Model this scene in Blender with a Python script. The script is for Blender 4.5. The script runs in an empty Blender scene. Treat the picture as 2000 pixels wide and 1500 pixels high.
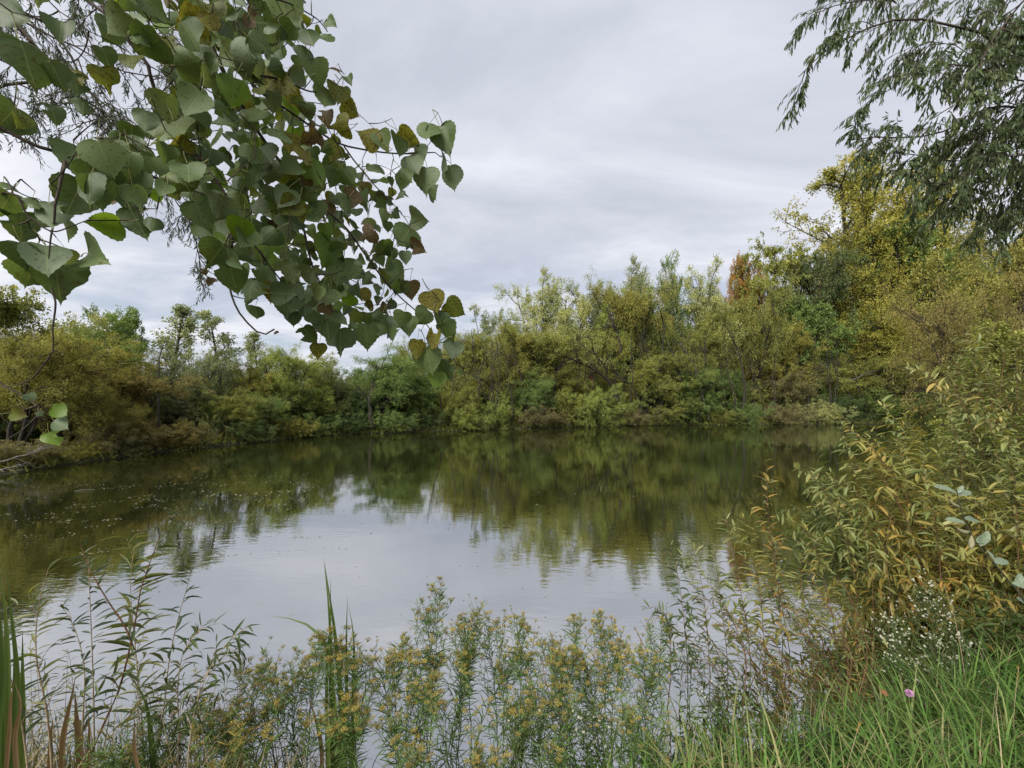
import bpy, math
import numpy as np
from mathutils import Matrix, Vector
from math import radians, pi

scene = bpy.context.scene
C = scene.collection

# ------------------------------------------------------------------ camera
EYE = 2.0            # metres above the water
F = 800.0            # focal length in pixels of the 2000 px wide photograph
HOR = 790.0          # pixel row of the horizon
cam_d = bpy.data.cameras.new('camera')
cam_d.sensor_width = 36.0
cam_d.lens = 36.0 * F / 2000.0
cam_d.shift_y = (HOR - 750.0) / 2000.0
cam_d.clip_start = 0.05
cam_d.clip_end = 3000
cam = bpy.data.objects.new('camera', cam_d)
C.objects.link(cam)
cam.location = (0, 0, EYE)
cam.rotation_euler = (radians(90), 0, 0)
scene.camera = cam

# ------------------------------------------------------------------ sky, sun, exposure
SUN_EL, SUN_AZ = radians(40), radians(215)
world = bpy.data.worlds.new('World')
scene.world = world
world.use_nodes = True
nt = world.node_tree
nt.nodes.clear()
def N(tree, typ, **kw):
    n = tree.nodes.new(typ)
    for k, v in kw.items():
        if k.startswith('in_'):
            key = k[3:]
            key = int(key) if key.isdigit() else key.replace('_', ' ')
            n.inputs[key].default_value = v
        else:
            setattr(n, k, v)
    return n
def ramp(tree, stops, fac=None, interp='LINEAR'):
    r = tree.nodes.new('ShaderNodeValToRGB')
    r.color_ramp.interpolation = interp
    els = r.color_ramp.elements
    while len(els) < len(stops):
        els.new(0.5)
    for e, (p, c) in zip(els, stops):
        e.position = p
        e.color = (*c, 1) if len(c) == 3 else c
    if fac is not None:
        tree.links.new(fac, r.inputs[0])
    return r
def L(tree, a, b):
    tree.links.new(a, b)
def M_(tree, op, a, b=None, c=None, clamp=False):
    n = tree.nodes.new('ShaderNodeMath')
    n.operation = op
    n.use_clamp = clamp
    for i, v in enumerate((a, b, c)):
        if v is None:
            continue
        if isinstance(v, (int, float)):
            n.inputs[i].default_value = v
        else:
            tree.links.new(v, n.inputs[i])
    return n.outputs[0]

tc = N(nt, 'ShaderNodeTexCoord')
sep = N(nt, 'ShaderNodeSeparateXYZ')
L(nt, tc.outputs['Generated'], sep.inputs[0])
zc = M_(nt, 'MAXIMUM', sep.outputs[2], 0.0)
den = M_(nt, 'ADD', zc, 0.16)
px = M_(nt, 'DIVIDE', sep.outputs[0], den)
py = M_(nt, 'DIVIDE', sep.outputs[1], den)
comb = N(nt, 'ShaderNodeCombineXYZ')
L(nt, px, comb.inputs[0]); L(nt, py, comb.inputs[1])
mp = N(nt, 'ShaderNodeMapping')
mp.inputs['Rotation'].default_value = (0, 0, radians(-34))
mp.inputs['Scale'].default_value = (0.8, 1.55, 1)
mp.inputs['Location'].default_value = (3.1, 0.7, 0)
L(nt, comb.outputs[0], mp.inputs[0])
n1 = N(nt, 'ShaderNodeTexNoise', in_Scale=1.15, in_Detail=10.0, in_Roughness=0.60, in_Distortion=0.35)
L(nt, mp.outputs[0], n1.inputs['Vector'])
n2 = N(nt, 'ShaderNodeTexNoise', in_Scale=0.33, in_Detail=3.0, in_Roughness=0.5)
L(nt, comb.outputs[0], n2.inputs['Vector'])
mixn = M_(nt, 'ADD', M_(nt, 'MULTIPLY', n1.outputs[0], 0.62), M_(nt, 'MULTIPLY', n2.outputs[0], 0.38))
cr = ramp(nt, [(0.38, (0.485, 0.51, 0.59)), (0.46, (0.555, 0.58, 0.660)), (0.515, (0.615, 0.638, 0.710)), (0.56, (0.675, 0.695, 0.757)), (0.63, (0.80, 0.81, 0.85))], mixn)
# thin low cloud lets a little pale blue through
lowm = ramp(nt, [(0.0, (1, 1, 1)), (0.16, (0.75, 0.75, 0.75)), (0.38, (0, 0, 0))], zc)
thin = ramp(nt, [(0.40, (1, 1, 1)), (0.55, (0, 0, 0))], n1.outputs[0])
gap = M_(nt, 'MULTIPLY', lowm.outputs[0], thin.outputs[0])
gap = M_(nt, 'MULTIPLY', gap, 0.55)
sky = N(nt, 'ShaderNodeTexSky', sky_type='NISHITA')
sky.sun_disc = False
sky.sun_elevation = SUN_EL
sky.sun_rotation = SUN_AZ
sky.air_density = 1.0; sky.dust_density = 2.0; sky.ozone_density = 1.5
bg_sky = N(nt, 'ShaderNodeBackground', in_Strength=0.12)
L(nt, sky.outputs[0], bg_sky.inputs[0])
bg_cl = N(nt, 'ShaderNodeBackground', in_Strength=1.0)
L(nt, cr.outputs[0], bg_cl.inputs[0])
mxs = N(nt, 'ShaderNodeMixShader')
L(nt, gap, mxs.inputs[0]); L(nt, bg_cl.outputs[0], mxs.inputs[1]); L(nt, bg_sky.outputs[0], mxs.inputs[2])
wo = N(nt, 'ShaderNodeOutputWorld')
L(nt, mxs.outputs[0], wo.inputs[0])

sun_d = bpy.data.lights.new('sun', 'SUN')
sun_d.energy = 5.0
sun_d.angle = radians(40)
sun_d.color = (1.0, 0.97, 0.92)
sun = bpy.data.objects.new('sun', sun_d)
C.objects.link(sun)
sd_ = Vector((math.sin(SUN_AZ) * math.cos(SUN_EL), math.cos(SUN_AZ) * math.cos(SUN_EL), math.sin(SUN_EL)))
sun.rotation_euler = sd_.to_track_quat('Z', 'Y').to_euler()

scene.view_settings.view_transform = 'Standard'
scene.view_settings.look = 'None'
scene.view_settings.exposure = 0.28
scene.view_settings.gamma = 1.0
scene.view_settings.use_curve_mapping = False
scene.render.engine = 'CYCLES'
cy = scene.cycles
cy.max_bounces = 7; cy.diffuse_bounces = 3; cy.glossy_bounces = 3; cy.transmission_bounces = 4
cy.transparent_max_bounces = 4
cy.use_denoising = True
cy.caustics_reflective = False
cy.caustics_refractive = False

# ------------------------------------------------------------------ helpers
rng = np.random.default_rng(20)
def P(u, v, Y):
    """where the thing seen at that spot of the photograph stands when it is Y metres away"""
    return np.array([(u - 1000.0) / F * Y, Y, EYE + (HOR - v) / F * Y])
def nrm(a):
    return a / np.maximum(np.linalg.norm(a, axis=-1, keepdims=True), 1e-9)

class MB:
    def __init__(s):
        s.V = []; s.Q = []; s.T = []; s.t = []; s.uv = []; s.n = 0
        s.qm = []; s.tm = []
    def add(s, V, Q=None, T=None, tint=0.5, uv=None, mi=0):
        V = np.asarray(V, float).reshape(-1, 3)
        if Q is not None and len(Q):
            Q = np.asarray(Q, np.int64).reshape(-1, 4); s.Q.append(Q + s.n); s.qm.append(np.full(len(Q), mi))
        if T is not None and len(T):
            T = np.asarray(T, np.int64).reshape(-1, 3); s.T.append(T + s.n); s.tm.append(np.full(len(T), mi))
        s.V.append(V)
        s.t.append(np.broadcast_to(np.asarray(tint, float).reshape(-1), (len(V),)) if np.size(tint) in (1, len(V)) else np.asarray(tint))
        s.uv.append(np.asarray(uv, float).reshape(-1, 3) if uv is not None else np.full((len(V), 3), 9.0))
        s.n += len(V)
    def mesh(s, name, mats, smooth=False):
        V = np.concatenate(s.V); Q = np.concatenate(s.Q) if s.Q else np.zeros((0, 4), int)
        T = np.concatenate(s.T) if s.T else np.zeros((0, 3), int)
        me = bpy.data.meshes.new(name)
        me.vertices.add(len(V)); me.vertices.foreach_set('co', V.astype(np.float32).ravel())
        nl = Q.size + T.size
        me.loops.add(nl); me.loops.foreach_set('vertex_index', np.concatenate([Q.ravel(), T.ravel()]).astype(np.int32))
        me.polygons.add(len(Q) + len(T))
        st = np.concatenate([np.arange(len(Q)) * 4, Q.size + np.arange(len(T)) * 3]).astype(np.int32)
        me.polygons.foreach_set('loop_start', st)
        mi = np.concatenate(s.qm + s.tm) if (s.qm or s.tm) else np.zeros(0)
        me.polygons.foreach_set('material_index', mi.astype(np.int32))
        if smooth:
            me.polygons.foreach_set('use_smooth', np.ones(len(Q) + len(T), bool))
        a = me.attributes.new('tint', 'FLOAT', 'POINT')
        a.data.foreach_set('value', np.concatenate(s.t).astype(np.float32))
        uv = np.concatenate(s.uv)
        if (uv < 8).any():
            b = me.attributes.new('leafuv', 'FLOAT_VECTOR', 'POINT')
            b.data.foreach_set('vector', uv.astype(np.float32).ravel())
        for m in (mats if isinstance(mats, (list, tuple)) else [mats]):
            me.materials.append(m)
        me.update(calc_edges=True)
        return me
    def build(s, name, mats, parent=None, smooth=False):
        return link(name, s.mesh(name, mats, smooth), parent)

def link(name, me, parent=None, M=None):
    o = bpy.data.objects.new(name, me)
    C.objects.link(o)
    if parent is not None:
        o.parent = parent
    if M is not None:
        o.matrix_local = M
    return o
def tag(o, label=None, cat=None, group=None, kind=None):
    if label: o['label'] = label
    if cat: o['category'] = cat
    if group: o['group'] = group
    if kind: o['kind'] = kind
    return o
def empty(name, loc, label, cat, group=None):
    o = bpy.data.objects.new(name, None)
    o.empty_display_size = 0.1
    C.objects.link(o)
    o.location = [float(x) for x in loc]
    return tag(o, label, cat, group)

def tubes(mb, PL, R, sides=3, tint=0.5, mi=0):
    """PL (n,k,3) centre lines, R (n,k) radii"""
    PL = np.asarray(PL, float); n, k, _ = PL.shape
    R = np.broadcast_to(np.asarray(R, float), (n, k))
    T = np.gradient(PL, axis=1); T = nrm(T)
    ref = np.where(np.abs(T[..., 2:3]) > 0.92, np.array([1., 0, 0]), np.array([0, 0, 1.]))
    A = nrm(np.cross(T, ref)); B = np.cross(T, A)
    th = np.arange(sides) * 2 * pi / sides
    V = PL[:, :, None, :] + R[:, :, None, None] * (A[:, :, None, :] * np.cos(th)[None, None, :, None] + B[:, :, None, :] * np.sin(th)[None, None, :, None])
    idx = np.arange(n * k * sides).reshape(n, k, sides)
    a = idx[:, :-1]; b = idx[:, 1:]
    Q = np.stack([a, np.roll(a, -1, 2), np.roll(b, -1, 2), b], -1).reshape(-1, 4)
    if np.ndim(tint) == 1 and len(tint) == n:
        tint = np.repeat(tint, k * sides)
    mb.add(V, Q=Q, tint=tint, mi=mi)

# leaf templates: x across (times width), y along (times length), z out of the blade (times length)
def tpl_diamond():
    return np.array([[0, 0, 0], [.5, .42, .06], [0, 1, -.05], [-.5, .42, .06]]), np.array([[0, 1, 2, 3]]), np.zeros((0, 3), int)
def tpl_lance(droop=0.22, fold=0.10):
    ys = [0, .22, .5, .78, 1.0]; ws = [0, .40, .5, .33, 0]
    V = [[0, 0, 0]]
    for y, w in zip(ys[1:4], ws[1:4]):
        z = -droop * y * y
        V += [[-w, y, z + fold * w], [0, y, z], [w, y, z + fold * w]]
    V.append([0, 1.0, -droop])
    Q = []; T = [[0, 2, 1], [0, 3, 2], [7, 8, 10], [8, 9, 10]]
    for r in (1, 4):
        Q += [[r, r + 1, r + 4, r + 3], [r + 1, r + 2, r + 5, r + 4]]
    return np.array(V, float), np.array(Q), np.array(T)
def tpl_needle(droop=0.25):
    V = [[0, 0, 0], [.5, .4, -droop * .16], [-.5, .4, -droop * .16], [0, 1, -droop]]
    return np.array(V, float), np.zeros((0, 4), int), np.array([[0, 1, 2], [1, 3, 2]])
DIA, LAN, NEE = tpl_diamond(), tpl_lance(), tpl_needle()
def frame(D, Nn):
    D = nrm(D); S = nrm(np.cross(D, Nn)); Z = np.cross(S, D)
    return D, S, Z
def leaves(mb, Pp, D, Nn, Ln, W, tint, tpl=DIA, mi=0, uv=False):
    V0, Q0, T0 = tpl
    n = len(Pp)
    if n == 0: return
    D, S, Z = frame(D, Nn)
    Ln = np.broadcast_to(Ln, (n,)); W = np.broadcast_to(W, (n,))
    V = Pp[:, None] + S[:, None] * (V0[None, :, 0:1] * W[:, None, None]) + D[:, None] * (V0[None, :, 1:2] * Ln[:, None, None]) + Z[:, None] * (V0[None, :, 2:3] * Ln[:, None, None])
    off = (np.arange(n) * len(V0))[:, None, None]
    mb.add(V, Q=(Q0[None] + off).reshape(-1, 4) if len(Q0) else None, T=(T0[None] + off).reshape(-1, 3) if len(T0) else None,
           tint=np.repeat(np.broadcast_to(tint, (n,)), len(V0)), mi=mi, uv=np.tile(V0, (n, 1)) if uv else None)
def mat_of(p, D, Nn, Ln, W):
    D, S, Z = frame(np.asarray(D, float)[None], np.asarray(Nn, float)[None])
    D, S, Z = D[0], S[0], Z[0]
    return Matrix(((S[0] * W, D[0] * Ln, Z[0] * Ln, p[0]), (S[1] * W, D[1] * Ln, Z[1] * Ln, p[1]), (S[2] * W, D[2] * Ln, Z[2] * Ln, p[2]), (0, 0, 0, 1)))

def rdir(n, r=rng):
    return nrm(r.normal(size=(n, 3)))
def interp(par, idx, t):
    """points and tangents at t in 0..1 on the polylines par[idx]"""
    k = par.shape[1]
    f = np.clip(t, 0, .999) * (k - 1); i = f.astype(int); w = (f - i)[:, None]
    a = par[idx, i]; b = par[idx, i + 1]
    return a * (1 - w) + b * w, nrm(b - a)
def spawn(r, par, plen, n, t0, t1, ang, ratio, up=0.0, droop=0.0, wob=0.15, k=5, taper=0.5, prof=None):
    m = len(par)
    idx = np.repeat(np.arange(m), n)
    t = t0 + (t1 - t0) * ((np.tile(np.arange(n), m) + r.random(m * n)) / n)
    p, T = interp(par, idx, t)
    ref = rdir(m * n, r)
    perp = nrm(ref - (ref * T).sum(-1, keepdims=True) * T)
    a = np.radians(ang) * r.uniform(.7, 1.3, m * n)[:, None]
    D = nrm(T * np.cos(a) + perp * np.sin(a) + np.array([0, 0, up]))
    tt = (t - t0) / max(t1 - t0, 1e-6)
    if prof is not None:
        ln = prof(tt) * r.uniform(.75, 1.25, m * n)
    else:
        ln = plen[idx] * ratio * (1 - taper * tt) * r.uniform(.65, 1.35, m * n)
    pts = np.zeros((m * n, k, 3)); pts[:, 0] = p
    for i in range(1, k):
        D = nrm(D + r.normal(size=D.shape) * wob + np.array([0, 0, -droop * i / k]))
        pts[:, i] = pts[:, i - 1] + D * (ln / (k - 1))[:, None]
    return pts, ln, t
def stem_lines(r, n, H, lean, wob, base_r, k=8):
    az = r.uniform(0, 2 * pi, n) if n > 1 else np.array([r.uniform(0, 6.28)])
    az = np.sort(az)
    a = np.radians(lean) * r.uniform(.35, 1.2, n)
    D = np.stack([np.sin(a) * np.cos(az), np.sin(a) * np.sin(az), np.cos(a)], -1)
    ln = H * r.uniform(.82, 1.05, n) / np.maximum(np.cos(a), .5)
    pts = np.zeros((n, k, 3)); pts[:, 0] = np.stack([np.cos(az), np.sin(az), np.zeros(n)], -1) * base_r; pts[:, 0, 2] = -0.25
    for i in range(1, k):
        D = nrm(D + r.normal(size=D.shape) * wob)
        pts[:, i] = pts[:, i - 1] + D * (ln / (k - 1))[:, None]
    return pts, ln
def rad(n, k, r0, r1):
    return np.linspace(1, 0, k)[None] * (np.asarray(r0).reshape(-1, 1) - r1) + r1 + np.zeros((n, 1))

# ------------------------------------------------------------------ materials
def new_mat(name):
    m = bpy.data.materials.new(name)
    m.use_nodes = True
    m.node_tree.nodes.clear()
    return m, m.node_tree
def leaf_mat(name, cols, trans=0.4, rough=0.5, spec=0.35, per_object=False, patch=0.0, patch_scale=0.35, veins=False, spots=0.0, grad=None):
    m, t = new_mat(name)
    at = N(t, 'ShaderNodeAttribute', attribute_name='tint')
    oi = N(t, 'ShaderNodeObjectInfo')
    f = at.outputs['Fac']
    if per_object:
        f = M_(t, 'ADD', M_(t, 'MULTIPLY', oi.outputs['Random'], 0.8), M_(t, 'MULTIPLY', f, 0.2))
    if patch > 0:      # boughs that have turned more than their neighbours
        g = N(t, 'ShaderNodeNewGeometry')
        nz = N(t, 'ShaderNodeTexNoise', in_Scale=patch_scale, in_Detail=2.0)
        L(t, g.outputs['Position'], nz.inputs['Vector'])
        pf = M_(t, 'MULTIPLY', M_(t, 'SUBTRACT', nz.outputs[0], 0.5), patch * 2.2)
        f = M_(t, 'ADD', f, pf, clamp=True)
    n = len(cols)
    r = ramp(t, [(i / (n - 1) if n > 1 else 0, c) for i, c in enumerate(cols)], f)
    col = r.outputs[0]
    if veins:
        uvn = N(t, 'ShaderNodeAttribute', attribute_name='leafuv')
        sx = N(t, 'ShaderNodeSeparateXYZ'); L(t, uvn.outputs['Vector'], sx.inputs[0])
        ax = M_(t, 'ABSOLUTE', sx.outputs[0])
        mid = M_(t, 'LESS_THAN', ax, 0.014)
        fr = M_(t, 'FRACT', M_(t, 'MULTIPLY', M_(t, 'SUBTRACT', sx.outputs[1], M_(t, 'MULTIPLY', ax, 0.75)), 6.5))
        side = M_(t, 'MULTIPLY', M_(t, 'LESS_THAN', fr, 0.09), 0.45)
        vf = M_(t, 'MAXIMUM', mid, side)
        vf = M_(t, 'MULTIPLY', vf, 0.55)
        mx = N(t, 'ShaderNodeMix', data_type='RGBA')
        L(t, vf, mx.inputs[0]); L(t, col, mx.inputs[6]); mx.inputs[7].default_value = (0.24, 0.27, 0.10, 1)
        col = mx.outputs[2]
    if spots > 0:
        tcn = N(t, 'ShaderNodeTexCoord')
        addv = N(t, 'ShaderNodeVectorMath', operation='ADD')
        cmb = N(t, 'ShaderNodeCombineXYZ'); L(t, M_(t, 'MULTIPLY', oi.outputs['Random'], 37.0), cmb.inputs[0])
        L(t, tcn.outputs['Object'], addv.inputs[0]); L(t, cmb.outputs[0], addv.inputs[1])
        nz2 = N(t, 'ShaderNodeTexNoise', in_Scale=11.0, in_Detail=3.0, in_Roughness=0.6)
        L(t, addv.outputs[0], nz2.inputs['Vector'])
        sr = ramp(t, [(0.60 - 0.16 * spots, (0, 0, 0)), (0.68 - 0.14 * spots, (1, 1, 1))], nz2.outputs[0])
        mx2 = N(t, 'ShaderNodeMix', data_type='RGBA')
        L(t, M_(t, 'MULTIPLY', sr.outputs[0], 0.7), mx2.inputs[0]); L(t, col, mx2.inputs[6]); mx2.inputs[7].default_value = (0.07, 0.035, 0.015, 1)
        col = mx2.outputs[2]
    pb = N(t, 'ShaderNodeBsdfPrincipled')
    L(t, col, pb.inputs['Base Color'])
    pb.inputs['Roughness'].default_value = rough
    pb.inputs['Specular IOR Level'].default_value = spec
    tr = N(t, 'ShaderNodeBsdfTranslucent')
    hs = N(t, 'ShaderNodeMix', data_type='RGBA', blend_type='MULTIPLY')
    hs.inputs[0].default_value = 1.0
    L(t, col, hs.inputs[6]); hs.inputs[7].default_value = (1.25, 1.2, 0.55, 1)
    L(t, hs.outputs[2], tr.inputs[0])
    ms = N(t, 'ShaderNodeMixShader'); ms.inputs[0].default_value = trans
    L(t, pb.outputs[0], ms.inputs[1]); L(t, tr.outputs[0], ms.inputs[2])
    o = N(t, 'ShaderNodeOutputMaterial'); L(t, ms.outputs[0], o.inputs[0])
    return m
def bark_mat(name, a, b, scale=9.0):
    m, t = new_mat(name)
    tcn = N(t, 'ShaderNodeTexCoord')
    mpn = N(t, 'ShaderNodeMapping'); mpn.inputs['Scale'].default_value = (scale, scale, scale * .25)
    L(t, tcn.outputs['Object'], mpn.inputs[0])
    nz = N(t, 'ShaderNodeTexNoise', in_Scale=2.0, in_Detail=6.0, in_Roughness=.65); L(t, mpn.outputs[0], nz.inputs['Vector'])
    r = ramp(t, [(.3, a), (.7, b)], nz.outputs[0])
    pb = N(t, 'ShaderNodeBsdfPrincipled', in_Roughness=.85)
    pb.inputs['Specular IOR Level'].default_value = .2
    L(t, r.outputs[0], pb.inputs['Base Color'])
    bp = N(t, 'ShaderNodeBump', in_Strength=.5, in_Distance=.02); L(t, nz.outputs[0], bp.inputs['Height']); L(t, bp.outputs[0], pb.inputs['Normal'])
    o = N(t, 'ShaderNodeOutputMaterial'); L(t, pb.outputs[0], o.inputs[0])
    return m

PAL = {
 'olive':  [(.042, .052, .016), (.090, .103, .028), (.145, .153, .044)],
 'gold':   [(.050, .053, .016), (.098, .101, .026), (.152, .146, .040)],
 'rust':   [(.046, .043, .017), (.090, .081, .029), (.140, .118, .045)],
 'greygreen': [(.050, .065, .038), (.090, .112, .060), (.140, .158, .092)],
 'deep':   [(.020, .036, .015), (.038, .062, .024), (.068, .092, .034)],
 'green':  [(.030, .052, .017), (.058, .090, .028), (.095, .130, .044)],
 'fresh':  [(.054, .076, .020), (.096, .122, .032), (.142, .162, .050)],
 'pale':   [(.085, .100, .046), (.140, .158, .070), (.200, .208, .100)],
 'yellow': [(.060, .075, .018), (.115, .120, .026), (.190, .168, .040)],
 'orange': [(.060, .065, .020), (.120, .075, .022), (.200, .085, .024)],
 'brown':  [(.042, .041, .021), (.080, .077, .038), (.122, .116, .062)],
 'darkred': [(.022, .036, .016), (.036, .052, .020), (.060, .052, .028)],
}
PAL = {k: [(c[0] * 2.80, c[1] * 2.62, c[2] * 2.3) for c in v] for k, v in PAL.items()}
LEAFM = {k: leaf_mat('foliage_' + k, v, trans=.38, rough=.55, spec=.25, patch=.55, patch_scale=.45) for k, v in PAL.items()}
BARK = bark_mat('bark_dark', (.018, .015, .012), (.055, .046, .036))
BARK_GREY = bark_mat('bark_grey', (.05, .045, .04), (.13, .12, .10))
BARK_PALE = bark_mat('bark_bleached', (.09, .085, .07), (.22, .20, .17))
BARK_RED = bark_mat('bark_red', (.06, .022, .014), (.12, .045, .03))
BARK_TWIG = bark_mat('twig_bark', (.035, .028, .02), (.09, .07, .05), 30)

# ------------------------------------------------------------------ pond outline and terrain
POND = np.array([(-14.3, 11.4), (-14.7, 15.5), (-13.3, 21.3), (-11.7, 26.7), (-5.3, 30.4), (2.6, 34.8), (14.6, 39), (30.8, 41.2), (38, 41), (42, 36), (37, 23), (22, 12), (11, 7.4),
                 (6.5, 4.7), (4.4, 3.6), (2.5, 2.75), (1.4, 2.42), (.7, 2.28), (0, 2.15), (-1.5, 2.2), (-3, 2.35), (-6, 3.2), (-10, 5), (-13.2, 8)], float)
def smooth_poly(Pn, sub=8):
    out = []
    n = len(Pn)
    for i in range(n):
        p0, p1, p2, p3 = Pn[i - 1], Pn[i], Pn[(i + 1) % n], Pn[(i + 2) % n]
        for j in range(sub):
            t = j / sub
            out.append(.5 * ((2 * p1) + (-p0 + p2) * t + (2 * p0 - 5 * p1 + 4 * p2 - p3) * t * t + (-p0 + 3 * p1 - 3 * p2 + p3) * t ** 3))
    return np.array(out)
SH = smooth_poly(POND)
_r = np.random.default_rng(5)
SH = SH + _r.normal(size=SH.shape) * np.clip(SH[:, 1:2] * .008, .01, .22)
def sdist(XY):
    """signed distance to the pond's edge, negative in the water"""
    XY = np.asarray(XY, float).reshape(-1, 2)
    d = np.full(len(XY), 1e9); ins = np.zeros(len(XY), bool)
    A = SH; B = np.roll(SH, -1, 0)
    for a, b in zip(A, B):
        ab = b - a
        t = np.clip(((XY - a) @ ab) / (ab @ ab), 0, 1)
        d = np.minimum(d, np.hypot(*(XY - a - t[:, None] * ab).T))
        c = (a[1] > XY[:, 1]) != (b[1] > XY[:, 1])
        with np.errstate(divide='ignore', invalid='ignore'):
            xi = (b[0] - a[0]) * (XY[:, 1] - a[1]) / (b[1] - a[1]) + a[0]
        ins ^= c & (XY[:, 0] < xi)
    return np.where(ins, -d, d)
def ground(XY):
    XY = np.asarray(XY, float).reshape(-1, 2)
    s = sdist(XY); x, y = XY.T
    land = .50 * (1 - np.exp(-np.maximum(s, 0) / 1.3)) + .05 * np.sin(x * 1.7 + y * .6) * np.cos(y * 1.3 - x * .4) * np.clip(s / 1.0, 0, 1) + .012 * np.maximum(s - 6, 0) ** .8
    wet = -np.minimum(1.4, .35 * np.maximum(-s, 0) + .02)
    return np.where(s > 0, land - .02, wet)
def gz(x, y):
    return float(ground([(x, y)])[0])
def shoreY(u):
    return float(np.interp(u, [-100, 0, 250, 500, 650, 860, 1060, 1300, 1600, 1740, 2100], [10.5, 11.4, 15.5, 21.3, 26.7, 30.3, 34.8, 39, 41, 41.3, 42]))

lin = np.linspace(-1, 1, 301)
gx = np.sinh(lin * 4.6) / np.sinh(4.6) * 700
gy = gx + 4
GX, GY = np.meshgrid(gx, gy, indexing='ij')
XY = np.stack([GX.ravel(), GY.ravel()], -1)
GZ = ground(XY)
n_ = len(gx)
ii = np.arange(n_ * n_).reshape(n_, n_)
mb = MB()
mb.add(np.stack([XY[:, 0], XY[:, 1], GZ], -1), Q=np.stack([ii[:-1, :-1], ii[1:, :-1], ii[1:, 1:], ii[:-1, 1:]], -1).reshape(-1, 4))
m, t = new_mat('bank_soil')
g = N(t, 'ShaderNodeNewGeometry')
nz = N(t, 'ShaderNodeTexNoise', in_Scale=1.3, in_Detail=8.0, in_Roughness=.7); L(t, g.outputs['Position'], nz.inputs['Vector'])
nz2 = N(t, 'ShaderNodeTexNoise', in_Scale=22.0, in_Detail=5.0); L(t, g.outputs['Position'], nz2.inputs['Vector'])
r1 = ramp(t, [(.35, (.020, .017, .010)), (.5, (.035, .036, .014)), (.66, (.055, .060, .020))], nz.outputs[0])
mx = N(t, 'ShaderNodeMix', data_type='RGBA', blend_type='OVERLAY'); mx.inputs[0].default_value = .5
L(t, r1.outputs[0], mx.inputs[6]); L(t, nz2.outputs['Color'], mx.inputs[7])
pb = N(t, 'ShaderNodeBsdfPrincipled', in_Roughness=.95); L(t, mx.outputs[2], pb.inputs['Base Color'])
bp = N(t, 'ShaderNodeBump', in_Strength=.8, in_Distance=.05); L(t, nz2.outputs[0], bp.inputs['Height']); L(t, bp.outputs[0], pb.inputs['Normal'])
o = N(t, 'ShaderNodeOutputMaterial'); L(t, pb.outputs[0], o.inputs[0])
ter = mb.build('ground', m, smooth=True)
tag(ter, kind='structure')

# water sheet
mb = MB()
wx0, wx1, wy0, wy1 = -17, 45, 1.2, 44
mb.add([(wx0, wy0, 0), (wx1, wy0, 0), (wx1, wy1, 0), (wx0, wy1, 0)], Q=[[0, 1, 2, 3]])
m, t = new_mat('pond_water')
g = N(t, 'ShaderNodeNewGeometry')
mpn = N(t, 'ShaderNodeMapping'); mpn.inputs['Scale'].default_value = (.55, 1.5, 1); mpn.inputs['Rotation'].default_value = (0, 0, radians(8))
L(t, g.outputs['Position'], mpn.inputs[0])
na = N(t, 'ShaderNodeTexNoise', in_Scale=1.6, in_Detail=3.0, in_Roughness=.5); L(t, mpn.outputs[0], na.inputs['Vector'])
nb = N(t, 'ShaderNodeTexNoise', in_Scale=9.0, in_Detail=2.0, in_Roughness=.5); L(t, mpn.outputs[0], nb.inputs['Vector'])
ncm = N(t, 'ShaderNodeTexNoise', in_Scale=.18, in_Detail=2.0); L(t, g.outputs['Position'], ncm.inputs['Vector'])
calm = ramp(t, [(.40, (.25, .25, .25)), (.62, (1, 1, 1))], ncm.outputs[0])
hgt = M_(t, 'ADD', M_(t, 'MULTIPLY', na.outputs[0], .0030), M_(t, 'MULTIPLY', nb.outputs[0], .0016))
hgt = M_(t, 'MULTIPLY', hgt, calm.outputs[0])
bp = N(t, 'ShaderNodeBump', in_Strength=1.0, in_Distance=1.0); L(t, hgt, bp.inputs['Height'])
nd = N(t, 'ShaderNodeTexNoise', in_Scale=.25, in_Detail=4.0); L(t, g.outputs['Position'], nd.inputs['Vector'])
dr = ramp(t, [(.35, (.013, .016, .004)), (.65, (.020, .023, .007))], nd.outputs[0])
df = N(t, 'ShaderNodeBsdfDiffuse'); L(t, dr.outputs[0], df.inputs[0])
gl = N(t, 'ShaderNodeBsdfGlossy', in_Roughness=.010); gl.inputs[0].default_value = (1, 1, 1, 1)
L(t, bp.outputs[0], gl.inputs['Normal'])
lw = N(t, 'ShaderNodeFresnel', in_IOR=1.333); L(t, bp.outputs[0], lw.inputs['Normal'])
fc = ramp(t, [(0, (.54, .54, .54)), (.1, (.60, .60, .60)), (.5, (.64, .64, .64)), (1, (.72, .72, .72))], lw.outputs[0])
ms = N(t, 'ShaderNodeMixShader'); L(t, fc.outputs[0], ms.inputs[0]); L(t, df.outputs[0], ms.inputs[1]); L(t, gl.outputs[0], ms.inputs[2])
o = N(t, 'ShaderNodeOutputMaterial'); L(t, ms.outputs[0], o.inputs[0])
wat = mb.build('water', m)
tag(wat, kind='structure')

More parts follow.
